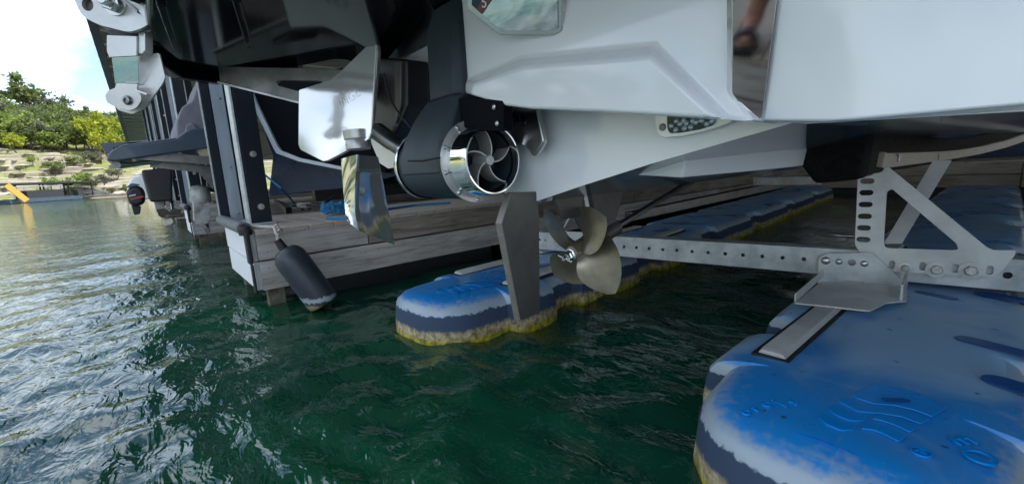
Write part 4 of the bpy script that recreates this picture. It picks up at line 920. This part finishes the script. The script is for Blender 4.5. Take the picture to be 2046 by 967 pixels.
def ladder_hinge():
    NH = V((.74, -.67, .0)).normalized(); UH = V((.67, .74, 0)).normalized(); PH = onz(290, 62, 1.168); k = lambda x, y, o=0: onp(x, y, PH + NH*(o+.012), NH)
    holes = [circ(k(175, 10), UH, V((0, 0, 1)), .0175, 20)]
    lp = [k(120, -80), k(140, -20), k(150, 4), k(164, 33), k(196, 50), k(248, 63), k(262, 64), k(284, 57), k(310, 40), k(372, -10), k(372, -80)]
    hp = prism('hinge_plate', rounded(lp, .02), -NH*.012, 'satin_steel', BOAT, holes=holes, bevel=.003, smooth=True)
    prism('plate_back', [k(120, -80), k(160, 30), k(205, 58), k(290, 62), k(372, -10), k(372, -80)], -NH*.02, 'rudder_metal', hp).location = -NH*.014
    mb = MB(); c = k(232, 8); mb.lathe(c, NH, [(0, .034), (.006, .034), (.007, .02)], 20); hexbolt(mb, c+NH*.007, NH, .028, .018); mb.lathe(c+NH*.025, NH, [(0, .017), (.02, .017), (.022, .014)], 16); mb.build('hinge_bolt', 'steel', hp, ang=30)
    prism('angle_bracket', rounded([k(283, 25), k(346, -25), k(366, -6), k(300, 45)], .003), NH*.012, 'satin_steel', hp, bevel=.002)
    prism('angle_bracket_edge', [k(252, 0), k(283, 25), k(283, 30), k(248, 4)], NH*.014, 'steel_dark', hp)
    mb = MB(); mb.lathe(k(314, 17, .012), NH, [(0, .011), (.003, .010), (.005, .005)], 14); mb.build('bracket_screw', 'steel_dark', hp)
    MB().lathe(k(276, -8), NH, [(0, .022), (.05, .024), (.055, .02)], 18).build('ladder_tube', 'rubber', hp)
    # hanging hinge: strap with a bend, two cheek plates on one bolt
    h = lambda x, y, o=0: onp(x, y, PH + NH*(o-.01), NH)
    prism('strap_upper', [h(217, 72), h(276, 74), h(276, 113), h(222, 116), h(217, 104)], NH*.006, 'satin_steel', BOAT, bevel=.001)
    a, b, c, d = h(223, 116, .004), h(276, 113, .004), h(277, 169, -.02), h(230, 168, -.02); nrm = (b-a).cross(d-a).normalized()
    nrm = nrm if nrm.dot(NH) > 0 else -nrm
    prism('strap_lower', [a, b, c, d], -nrm*.006, 'chrome', BOAT, bevel=.001)
    prism('strap_side', [h(276, 56), h(289, 56), h(290, 102), h(284, 109), h(276, 108)], -NH*.03, 'satin_steel', BOAT, bevel=.003)
    prism('hinge_cheek', rounded([h(277, 112, -.03), h(318, 106, -.03), h(330, 155, -.03), h(325, 168, -.03), h(288, 218, -.03), h(264, 229, -.03), h(236, 221, -.03), h(225, 209, -.03), h(276, 180, -.03)], .008), -NH*.006, 'satin_steel', BOAT, bevel=.0015)
    ck = prism('hinge_cheek', rounded([h(231, 167), h(276, 168), h(272, 181), h(281, 188), h(282, 203), h(272, 217), h(258, 222), h(240, 219), h(213, 205), h(209, 190), h(216, 181), h(230, 176)], .008), -NH*.006, 'satin_steel', BOAT, bevel=.0015)
    mb = MB(); c = h(256, 201, .0); mb.lathe(c, NH, [(0, .0145), (.004, .0145), (.009, .011), (.010, .006), (.006, .005)], 20); mb.build('pivot_bolt', 'steel_dark', ck, ang=30)
    MB().bar(h(275, 182, .004), h(297, 190, .004), .006, .014, up=NH).build('stop_tab', 'steel', ck, bevel=.001)
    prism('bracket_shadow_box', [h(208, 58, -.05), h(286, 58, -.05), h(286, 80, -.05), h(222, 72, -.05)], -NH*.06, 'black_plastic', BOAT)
ladder_hinge()
# ================================================================== BOAT LIFT
LIFT = thing('boat_lift', 'galvanized boat lift with two blue floats carrying the white boat', 'boat lift', (-.93, 2.0, 0))
def lift():
    BP = onz(1238, 512, .2); BQ = onz(2046, 583, .2); bd = (BQ-BP).normalized(); bn = bd.cross(V((0, 0, 1))); UP = V((0, 0, 1))
    bn = bn if bn.y < 0 else -bn
    q = lambda x, y, o=0: onp(x, y, BP+bn*o, bn)
    zt, zb = .308, .2; E0 = BP - bd*.55; E1 = BP + bd*1.75
    fl = lambda p, z: V((p.x, p.y, z))
    holes = [circ(fl(q(x, y), q(x, y).z), bd, UP, .0085, 10) for x, y in ((1247, 493), (1271.5, 494.5), (1297, 496.5), (1324.5, 498.7), (1352.5, 500.3), (1382.7, 502.7), (1415, 504.6), (1449, 507), (1484.5, 509.5), (1523, 512), (1563.6, 515), (1606, 518), (1078, 479), (1090, 480), (1110, 481))]
    holes += [circ(fl(q(x, y), .252), bd, UP, .012, 12) for x, y in ((2014, 545),)]
    beam = prism('cross_beam', [fl(E0, zb), fl(E1, zb), fl(E1, zt), fl(E0, zt)], -bn*.006, 'galvanized', LIFT, holes=holes, bevel=0)
    mb = MB(); bk = -bn
    for z0, z1 in ((zt-.006, zt), (zb, zb+.006)):
        a = [E0+bk*.0065, E1+bk*.0065, E1+bk*.085, E0+bk*.085]; mb.add([fl(p, z0) for p in a]+[fl(p, z1) for p in a], [(0,3,2,1),(4,5,6,7),(0,1,5,4),(1,2,6,5),(2,3,7,6),(3,0,4,7)])
    mb.build('beam_flange', 'galvanized', LIFT, bevel=.002)
    mb = MB(); a = [E0+bk*.079, E1+bk*.079, E1+bk*.085, E0+bk*.085]; mb.add([fl(p, zb+.0065) for p in a]+[fl(p, zt-.0065) for p in a], [(0,3,2,1),(4,5,6,7),(0,1,5,4),(1,2,6,5),(2,3,7,6),(3,0,4,7)]); mb.build('beam_back', 'galvanized', LIFT)
    # starboard bunk bracket
    b = lambda x, y: q(x, y, .012)
    slots = [stadium(b(x, y), bd, UP, .021, .0105) for x, y in ((1733, 362), (1731, 385), (1729.5, 408.5), (1728, 432), (1726, 455), (1725, 478))]
    tri = rounded([b(1772, 383), b(1782, 377), b(1912, 487), b(1914, 498), b(1905, 499), b(1768, 495), b(1766, 480)], [.006, .012, .02, .01, .02, .016, .01])
    low = [stadium(b(x, y), UP, bd, .016, .0085) for x, y in ((1782, 528), (1843, 531), (1908, 535), (1977, 539))]
    outl = [b(1746, 316), b(1766, 306), b(1776, 334), b(1972, 494), b(1984, 499), b(2029, 499.5), b(2027, 508), b(2005, 536), b(1992, 547), b(1975, 552), b(1930, 551), b(1772, 541), b(1760, 538), b(1713, 497), b(1708, 486), b(1714, 356), b(1744, 350)]
    BR = prism('bunk_bracket', rounded(outl, .006), bn*.008, 'bracket_paint', LIFT, holes=[tri]+slots+low, bevel=0)
    for x, y, z in ((1808, 535, .8), (1871, 538, 1.1), (1939, 540, 1.15)):
        mb = MB(); c = q(x, y, .0205); mb.lathe(c, bn, [(0, .027*z), (.004, .027*z), (.0045, .02)], 22); mb.build('washer', 'bracket_paint', BR)
        mb = MB(); hexbolt(mb, c+bn*.0045, bn, .0155*z, .011, .004); mb.build('bracket_bolt', 'bolt_zinc', BR, ang=30)
    wv = [q(x, y, .011) for x, y in ((1768, 520), (1790, 520), (1808, 517), (1826, 520), (1850, 524), (1871, 520), (1892, 525), (1915, 529), (1939, 524), (1960, 530), (1992, 534), (1992, 556), (1770, 546))]
    # brace behind the bracket and its top angle
    g = lambda x, y, o=-.10: q(x, y, o)
    mb = MB(); mb.add([g(1864, 321, -.16), g(1902, 320, -.16), g(1802, 487, -.01), g(1766, 487, -.01), g(1864, 321, -.168), g(1902, 320, -.168), g(1802, 487, -.018), g(1766, 487, -.018)], [(0,1,2,3),(7,6,5,4),(0,4,5,1),(1,5,6,2),(2,6,7,3),(3,7,4,0)]); mb.build('bracket_brace', 'bracket_paint', BR)
    mb = MB(); mb.add([g(1864, 321, -.16), g(1766, 487, -.01), g(1766, 487, .0), g(1856, 321, -.06)], [(0, 1, 2, 3)])
    tb = [q(1744, 312, -.02), q(1766, 306, .018)]
    # bunk: carpeted board running forward under the hull, cut end facing aft
    X0, X1 = onx(1742, 330, -.33).x-.02, -.32
    bx0, bx1, by0, by1 = -.495, -.335, 1.72, 5.2
    c1 = ony(1622, 322, by0); 
    mb = MB(); rings = []
    path = [(by0, 0, 0), (2.0, .0, 0), (2.7, .0, -.010), (3.6, .0, -.022), (4.1, .03, -.024), (4.5, .11, -.012), (4.8, .22, .02), (5.0, .33, .07), (5.15, .46, .13)]
    for y, dx, dz in path:
        rings.append([V((bx0+dx, y, .672+dz)), V((bx0+.05+dx, y, .60+dz)), V((bx1+dx, y, .612+dz)), V((bx1+.016+dx, y, .762+dz)), V((bx0+dx, y, .722+dz))])
    mb.loft(rings).build('bunk', 'bunk_carpet', LIFT, bevel=.012)
    MB().loft([[V((bx1-.01+dx, y, .632+dz)), V((bx1+.020+dx, y, .628+dz)), V((bx1+.024+dx, y, .680+dz)), V((bx1-.01+dx, y, .684+dz))] for y, dx, dz in [(1.95, 0, .006)]+path[1:]]).build('bunk_board', 'deck_board', LIFT, bevel=.003)
    MB().loft([[V((bx0-.004, y, .668)), V((bx0+.046, y, .594)), V((bx1+.006, y, .606)), V((bx1+.018, y, .762)), V((bx0-.004, y, .728))] for y in (by0-.012, by0+.02, by0+.10)]).build('bunk_end_wrap', 'carpet', LIFT, bevel=.014)
    p = [q(1766, 306, .02), q(2046, 250, .02)]
    for x, y in ((1792, 316), (1874, 314)):
        c = onx(x, y, -.309); MB().tube([c+V((0, 0, .014)), c+V((.006, 0, .004)), c+V((.004, 0, -.014))], .004, 6).build('board_staple', 'steel_dark', LIFT)
    # port bracket, mirror image, seen behind the propeller
    l = lambda x, y: q(x, y, .012)
    pl2 = [l(1166, 377), l(1194, 377), l(1192, 470), l(1184, 486), l(1118, 482), l(1092, 480), l(1097, 470), l(1128, 452)]
    hs = [stadium(l(x, y), bd, UP, .012, .0075) for x, y in ((1185.5, 385.5), (1186, 399.5), (1186.5, 414), (1187, 428))]
    tr = rounded([l(1163, 396), l(1170, 399), l(1172, 460), l(1170, 464), l(1134, 462), l(1127, 458)], .006)
    prism('bunk_bracket', rounded(pl2, .004), bn*.008, 'bracket_paint', LIFT, holes=hs+[tr], bevel=0)
    px0 = -1.60
    MB().loft([[V((px0-.08, y, .70)), V((px0+.08, y, .66)), V((px0+.08, y, .55)), V((px0-.08, y, .55))] for y in (1.8, 5.2)]).build('bunk', 'bunk_carpet', LIFT, bevel=.012)
    # diagonal rail and light bar between the floats further in
    MB().bar(V((-1.42, 2.05, .40)), V((-1.0, 4.2, .52)), .05, .05).build('lift_rail', 'steel_dark', LIFT, bevel=.003)
    a, b_ = ony(1508, 362, 3.2), ony(1640, 360, 3.2); MB().bar(a, b_, .06, .055).build('light_bar', 'galvanized', LIFT, bevel=.003)
    # saddle: bent plate that ties the beam to the near float
    s = lambda x, y: q(x, y, .026)
    arch = [s(1664 + (x-1664), y) for x, y in ()]
    sd_ = [s(1652, 506), s(1740, 504), s(1760, 520), s(1806, 563), s(1806, 590), s(1768, 592)] + [s(x, y) for x, y in ((1750, 582), (1725, 574), (1700, 572), (1670, 577))] + [s(1655, 588), s(1634, 572), s(1636, 515)]
    sh = [circ(s(x, y), bd, UP, r_, 14) for x, y, r_ in ((1702, 524, .0125),)]
    SD = prism('saddle_plate', rounded(sd_, .006), bn*.007, 'galvanized', LIFT, holes=sh)
    for x, y, r_ in ((1650, 521, .02), (1676, 523, .015), (1727, 527, .016)):
        mb = MB(); mb.dome(q(x, y, .033), bn, r_*.8, .5, 14); mb.build('saddle_bolt', 'bolt_zinc', SD)
    zt_ = .196
    T_ = [onz(x, y, zt_) for x, y in ((1586, 604), (1600, 596), (1640, 562), (1812, 572), (1812, 600), (1770, 604), (1738, 620))]
    prism('saddle_tray', rounded(T_, .008), (0, 0, -.006), 'bracket_paint', LIFT, bevel=.001)
    w0, w1 = onz(1588, 602, zt_), onz(1644, 560, zt_); MB().bar(w0+V((0, 0, .012)), w1+V((0, 0, .03)), .005, .03).build('tray_lip', 'bracket_paint', SD, bevel=.002)
    w0, w1 = onz(1800, 600, zt_), onz(1810, 574, zt_); MB().bar(w0+V((0, 0, .025)), w1+V((0, 0, .035)), .008, .06).build('tray_lip', 'bracket_paint', SD, bevel=.002)
    return BP, bd, bn
BP, bd, bn = lift()
def lift_float(cx, yaw, label):
    """roto-moulded float: rounded nose, lugs and recesses down each side"""
    o = V((cx, .78, 0)); rot = Matrix.Rotation(yaw, 3, 'Z')
    half = [(0, 0), (.0, .06), (.012, .12), (.045, .185), (.10, .235), (.17, .262), (.27, .272), (.335, .275), (.345, .325), (.36, .333), (.585, .333), (.60, .325), (.62, .268), (.79, .268), (.81, .328), (.90, .333), (1.35, .333), (1.37, .325), (1.39, .268), (1.62, .268), (1.64, .328), (2.3, .333), (2.32, .268), (2.6, .268), (2.62, .33), (3.4, .33), (3.42, .27), (3.7, .27), (3.72, .33), (4.6, .33), (4.62, .27), (4.9, .27), (4.92, .33), (5.9, .33), (5.92, .27), (6.2, .27), (6.22, .33), (7.1, .33), (7.2, .2), (7.23, .0)]
    pts = [V((-d, y, 0)) for y, d in half] + [V((d, y, 0)) for y, d in half[-2:0:-1]]
    cen = lambda p, k: V((p.x*(1-k/.3) if abs(p.x) > 1e-6 else p.x, p.y + (k if p.y < .5 else (-k if p.y > 6.9 else 0))*max(0, 1-abs(p.x)/.36 if p.y < .5 else 1), p.z))
    def ringz(z, k): return [o + rot @ (cen(p, k)) + V((0, 0, z)) for p in pts]
    rings = [ringz(-.30, .14), ringz(-.26, .05), ringz(-.12, .0), ringz(.03, -.004), ringz(.095, .004), ringz(.125, .012), ringz(.146, .026), ringz(.160, .048), ringz(.169, .085), ringz(.174, .13)]
    mb = MB(); mb.loft(rings, caps=False)
    n = len(pts); mb.f.append(tuple(range(n))[::-1])
    # crowned lid: strips between the left and right edge points
    base = (len(rings)-1)*n; nh = len(half)
    li = [base+i for i in range(1, nh-1)]; ri = [base + n - i for i in range(1, nh-1)]
    mid = []
    for a, b in zip(li, ri): mid.append(len(mb.v)); mb.v.append((mb.v[a]+mb.v[b])/2 + V((0, 0, .004)))
    mb.f.append((base, li[0], mid[0])); mb.f.append((base, mid[0], ri[0]))
    for i in range(len(li)-1):
        mb.f.append((li[i], li[i+1], mid[i+1], mid[i])); mb.f.append((mid[i], mid[i+1], ri[i+1], ri[i]))
    e = base+nh-1; mb.f.append((li[-1], e, mid[-1])); mb.f.append((mid[-1], e, ri[-1]))
    fl = mb.build('lift_float', 'float_plastic', LIFT, ang=38, bevel=.007, seg=3); fl['label'] = label
    G = lambda x, y, z=0: o + rot @ V((x, y, 0)) + V((0, 0, z))
    for sx in (-1, 1):
        for ya, yb in ((.42, .98), (1.05, 1.36), (1.75, 2.25)):
            if ya < 1.1 and sx > 0 and cx > -1: continue
            mb = MB(); rg = []
            a, b = G(sx*.185, ya, .183), G(sx*.17, yb, .186); d = (b-a).normalized(); r = d.cross(V((0, 0, 1)))
            for t, hh in ((0, .4), (.02, 1), (.98, 1), (1, .4)):
                p = a.lerp(b, t); rg.append([p - r*.034 - V((0, 0, .008)), p - r*.026 + V((0, 0, .007*hh)), p + r*.026 + V((0, 0, .007*hh)), p + r*.034 - V((0, 0, .008))])
            mb.loft(rg).build('float_strap', 'bracket_paint', fl, bevel=.002)
            MB().loft([[p - r*.045 - V((0, 0, .02)), p - r*.045 + V((0, 0, -.0065)), p + r*.045 + V((0, 0, -.0065)), p + r*.045 - V((0, 0, .02))] for p in (a-d*.014, b)]).build('strap_groove', 'rubber', fl)
    if cx < -1: spots = [(G(x, y, .1765), l, w) for x, y, w, l in ((.06, .80, .035, .10), (.16, 1.02, .035, .09), (-.02, 1.25, .035, .11), (.12, 1.5, .04, .12), (-.05, 1.8, .04, .12), (.1, 2.2, .04, .12), (-.02, 2.6, .04, .12))]
    else: spots = [(onz(1996, 694, .1775), .085, .026), (onz(2052, 778, .1775), .07, .03), (onz(2028, 598, .1775), .10, .035), (onz(1870, 590, .1775), .06, .018)]
    for p, l, w in spots:
        u_ = rot @ V((.72, .69, 0)).normalized() if cx < -1 else V((.9, -.3, 0)).normalized(); w_ = V((-u_.y, u_.x, 0))
        prism('drain_recess', stadium(p, u_, w_, l, w, 8), (0, 0, .0015), 'recess_blue', fl)
    return fl, G
mat('recess_blue', (.0, .09, .33), .35, var=.3, vscale=8)
FB, GB = lift_float(-.195, R(1), 'near blue float at the right with raised wave emblem')
FA, GA = lift_float(-1.655, R(4), 'farther blue float behind the propeller')
def emblem(fl, q, small=False):
    """wave flag emblem moulded into the top, traced in plan"""
    segs = [[(1703, 790), (1742, 768), (1800, 776), (1842, 790), (1892, 815), (1862, 834), (1830, 822), (1790, 812), (1745, 808), (1712, 797)],
            [(1675, 803), (1690, 795), (1705, 806), (1740, 817), (1790, 817), (1828, 828), (1858, 840), (1838, 848), (1800, 834), (1760, 828), (1715, 824)],
            [(1655, 819), (1668, 810), (1690, 822), (1718, 833), (1735, 833), (1725, 843), (1700, 843), (1672, 832)],
            [(1635, 836), (1647, 827), (1668, 840), (1692, 848), (1712, 849), (1705, 861), (1680, 862), (1650, 849)],
            [(1742, 838), (1756, 830), (1790, 835), (1834, 855), (1818, 865), (1785, 850), (1765, 843)],
            [(1720, 858), (1732, 848), (1755, 850), (1785, 860), (1810, 875), (1795, 884), (1765, 868), (1742, 860)]]
    for s in segs:
        prism('wave_emblem', rounded([q(x, y) for x, y in s], .004), (0, 0, .0035), 'emblem_blue', fl, bevel=.0015)
mat('emblem_blue', (.0, .26, .74), .26, coat=.2, var=.1)
zq = lambda x, y: onz(x, y, .1775)
emblem(FB, zq)
prism('emblem_notch', stadium(onz(1790, 799, .1835), V((.75, .62, 0)).normalized(), V((.62, -.75, 0)).normalized(), .026, .008), (0, 0, .0008), 'recess_blue', FB)
def float_text():
    u = V((math.cos(R(40)), math.sin(R(40)), 0))
    for ch, x, y, a in (('o', 1488, 822, 20), ('r', 1507, 815, 25), ('o', 1529, 806, 30), ('j', 1553, 803, 36), ('s', 1582, 802, 42)):
        p = zq(x, y); d = (zq(x+14, y-6)-p).normalized(); v = V((-d.y, d.x, 0)); text_mesh('moulded_letter', ch, .040, p, d, v, 'emblem_blue', FB, .0022)
    for ch, x, y, s in (('®', 1838, 903, .04), ('E', 1922, 880, .05), ('O', 1955, 912, .06)):
        p = zq(x, y); d = (zq(x+14, y+8)-p).normalized(); v = V((-d.y, d.x, 0)); text_mesh('moulded_letter', ch, s, p, d, v, 'emblem_blue', FB, .002)
float_text()
def emblem_far():
    off = GA(0, 0) - GB(0, 0); rot = Matrix.Rotation(R(3), 3, 'Z'); b0 = GB(0, 0)
    emblem(FA, lambda x, y: GA(0, 0) + rot @ (zq(x, y)-b0) + V((0, 0, 0)))
emblem_far()
# ================================================================== PERSON on the starboard finger dock (seen in the mirror strip)
def skin(name, chains, m, parent, root=0, sub=2):
    """chains: list of (points, radii); a chain may start on an existing point index"""
    vs, es, rs = [], [], []
    for ch in chains:
        st, pts = ch; prev = st
        for p, r in pts:
            vs.append(V(p)); rs.append(r)
            if prev is not None: es.append((prev, len(vs)-1))
            prev = len(vs)-1
    o0 = org(parent); me = bpy.data.meshes.new(name); me.from_pydata([tuple(v-o0) for v in vs], es, [])
    o = finish(name, me, m, parent, False); sk = o.modifiers.new('skin', 'SKIN'); sk.use_smooth_shade = True
    o.data.skin_vertices[0].data
    for i, v in enumerate(o.data.skin_vertices[0].data): v.radius = (rs[i], rs[i]) if not isinstance(rs[i], tuple) else rs[i]; v.use_root = (i == root)
    s_ = o.modifiers.new('sub', 'SUBSURF'); s_.levels = s_.render_levels = sub
    return o
def person():
    b = PERSON_AT; t = thing('person', 'person in dark shorts and sandals standing on the dock, reflected in the steel strip', 'person', b)
    P = lambda x, y, z: b + V((-x, y, z))        # x: forward (towards the boat), y: to the right, z: up
    ch = [(None, [(P(0, 0, .98), .125), (P(.0, 0, 1.12), .12), (P(.02, 0, 1.28), .135), (P(.03, 0, 1.43), .10), (P(.035, 0, 1.50), .058), (P(.05, 0, 1.57), .062), (P(.065, 0, 1.66), .088), (P(.06, 0, 1.74), .07)])]
    idx = 8
    for s in (-1, 1):
        ch.append((0, [(P(.0, s*.10, .90), .088), (P(.015, s*.115, .70), .075), (P(.03, s*.12, .50), .056), (P(.01, s*.12, .34), .054), (P(-.02, s*.12, .12), .034), (P(-.025, s*.12, .065), .036), (P(.04, s*.125, .048), .034), (P(.10, s*.13, .034), .030), (P(.135, s*.13, .028), .022)]))
    for s in (-1, 1):
        ch.append((3, [(P(.02, s*.17, 1.42), .06), (P(.03, s*.21, 1.28), .046), (P(.07, s*.22, 1.12), .038), (P(.20, s*.20, 1.00), .032), (P(.27, s*.18, .96), .024), (P(.31, s*.17, .945), .030)]))
    body = skin('body', ch, 'skin', t)
    for s in (-1, 1):
        h = P(.31, s*.17, .945)
        for k, (dy, ln) in enumerate(((-.03, .062), (-.01, .075), (.01, .07), (.03, .055))):
            skin('finger', [(None, [(h+V((-.01, dy, 0)), .010), (h+V((-.04, dy, -.004)), .009), (h+V((-.04-ln*.45, dy, -.02)), .008), (h+V((-.04-ln*.7, dy*.9, -.045)), .007)])], 'skin', body, sub=1)
        skin('thumb', [(None, [(h+V((.0, -s*.025, .0)), .011), (h+V((-.02, -s*.045, -.012)), .010), (h+V((-.045, -s*.05, -.025)), .008)])], 'skin', body, sub=1)
        for k in range(5):
            q = P(.135 - .012*abs(k-1)*(1 if k > 1 else .4), s*(.13-.028) + s*.0145*k, .026); skin('toe', [(None, [(q+V((.02, 0, .004)), .011), (q, .0105), (q+V((-.02, 0, -.005)), .009)])], 'skin', body, sub=1)
    for s, x in ((-1, 0), (1, 0)):
        c = P(.045, s*.125, .0); lp = [c+V((-.15, -.03, 0)), c+V((-.13, .045, 0)), c+V((-.02, .05, 0)), c+V((.10, .038, 0)), c+V((.125, 0, 0)), c+V((.10, -.036, 0)), c+V((-.02, -.045, 0)), c+V((-.12, -.05, 0))]
        prism('sandal', rounded(lp, .03), (0, 0, .022), 'sandal', t, bevel=.004)
        MB().loft([[c + V((dx, math.cos(a)*.052, .012+math.sin(a)*.062)) for a in [math.pi*k/10 for k in range(11)]] + [c + V((dx, math.cos(a)*.044, .012+math.sin(a)*.053)) for a in [math.pi*(10-k)/10 for k in range(11)]] for dx in (-.075, -.055, -.02)]).build('sandal_strap', 'sandal', t)
    skin('shorts', [(None, [(P(0, 0, 1.06), .142), (P(0, 0, .96), .15)]), (1, [(P(.0, .105, .86), .108), (P(.02, .12, .60), .094)]), (1, [(P(.0, -.105, .86), .108), (P(.02, -.12, .60), .094)])], 'shorts', t, 1)
    skin('shirt', [(None, [(P(0, 0, 1.02), .14), (P(.01, 0, 1.25), .152), (P(.03, 0, 1.42), .115)]), (2, [(P(.02, .18, 1.42), .074), (P(.03, .21, 1.30), .062)]), (2, [(P(.02, -.18, 1.42), .074), (P(.03, -.21, 1.30), .062)])], 'shirt', t)
    skin('hair', [(None, [(P(.03, 0, 1.66), .090), (P(.045, 0, 1.745), .085)])], 'hair', t)
    skin('nose', [(None, [(P(.15, 0, 1.69), .010), (P(.165, 0, 1.655), .014)])], 'skin', body, sub=1)
    for s in (-1, 1):
        MB().lathe(P(.142, s*.032, 1.685), (-1, 0, 0), [(0, .012), (.006, .009), (.009, .002)], 12).build('eye', 'led', body)
        skin('ear', [(None, [(P(.06, s*.088, 1.68), .014), (P(.06, s*.092, 1.64), .012)])], 'skin', body, sub=1)
    MB().bar(P(.148, -.025, 1.615), P(.148, .025, 1.615), .008, .008).build('mouth', 'brown_tone', body)
person()
# ================================================================== FENDER, ROPES, CLEAT
def fender():
    a, b = onx(567, 497, -2.50), onx(648, 606, -2.42); ax = (b-a); Lg = ax.length; r = .083
    t = thing('dock_fender', 'dark grey cylindrical fender hanging off the dock corner with its scummy end in the water', 'fender', b)
    MB().lathe(a, ax, [(-.0, .022), (.004, .045), (.02, r*.78), (.05, r*.96), (.085, r), (Lg*.5, r), (Lg-.03, r*.99), (Lg-.008, r*.95), (Lg, r*.85), (Lg+.004, r*.3)], 32).build('fender_body', 'fender_skin', t, ang=50)
    d = ax.normalized(); MB().tube([a+d*.01, a-d*.055], [.024, .018], 14).build('fender_eye', 'rubber', t)
    e = a-d*.055; k = onx(548, 455, -2.64)
    MB().tube([e+V((0, 0, -.005)), e+V((.012, 0, .03)), onx(556, 480, -2.56), k], .0075, 8).build('fender_line', 'rope_white', t)
    MB().tube([k, k+V((.02, .01, .02)), k+V((.03, .02, -.01)), k+V((.005, 0, -.03))], .007, 8).build('line_loop', 'rope_white', t)
    MB().tube([k+V((0, 0, .004)), onx(520, 456, -2.72)+V((0, 0, .01)), onz(500, 452, .462), onz(486, 443, .462)], .007, 8).build('tie_line', 'rope_white', t)
fender()
def ropes():
    c = onz(672, 428, .455); pts = []
    for i in range(150):
        a = i*.33; r = .052+.012*math.sin(i*1.7); pts.append(c + V((math.cos(a)*r*1.1, math.sin(a)*r*1.5, .012+.072*i/150+.006*math.sin(i*2.3))))
    t = MB().tube(pts, .0095, 7).build('blue_rope', 'rope_blue', None); tag(t, 'coil of blue rope lying on the dock behind the polished fin', 'rope'); 
    p = [onz(655, 436, .46), onz(700, 437, .46), onz(760, 420, .46), onz(830, 410, .46), onz(900, 405, .46)]
    tag(MB().tube(p, .010, 7).build('blue_rope', 'rope_blue', None), 'straight run of blue rope along the dock right of the polished fin', 'rope')
    k = onz(612, 421, .452); u = V((.55, .83, 0))
    t = thing('dock_cleat', 'dark dock cleat wrapped in pale rope in front of the dark blue boat', 'cleat', k)
    mb = MB(); mb.tube([k+u*-.11+V((0, 0, .05)), k+V((0, 0, .045)), k+u*.11+V((0, 0, .05))], [.012, .018, .012], 10); mb.tube([k+u*-.03, k+u*-.03+V((0, 0, .045))], .014, 8); mb.tube([k+u*.03, k+u*.03+V((0, 0, .045))], .014, 8); mb.build('cleat_body', 'black_plastic', t)
    pts = [k + u*(.06*math.sin(i*.5)) + V((.035*math.cos(i*1.0), .02*math.sin(i), .03+.03*math.sin(i*.37)**2)) for i in range(26)]
    tag(MB().tube([onz(565, 418, .46)]+pts, .011, 7).build('mooring_rope', 'rope_grey', None), 'pale mooring rope wound round the dark cleat on the dock', 'rope')
    tag(MB().tube([k+V((0, 0, .05)), onx(640, 412, -3.6), onx(668, 392, -3.75)], .011, 7).build('mooring_rope', 'rubber', None), 'black line running from the cleat up to the dark blue boat', 'rope')
    tag(MB().tube([onx(527, 348, -3.9), onx(560, 375, -3.8), onz(592, 410, .46)], .008, 7).build('mooring_rope', 'rope_blue', None), 'thin dark blue line slanting down beside the navy post', 'rope')
    w = [onz(548, 404, .455), onz(572, 428, .455), onz(584, 426, .455), onz(572, 416, .455)]
    tag(prism('wedge_block', w, (0, 0, .05), 'rubber', None, bevel=.004), 'dark wedge shaped block lying on the dock near the navy post', 'block')
ropes()
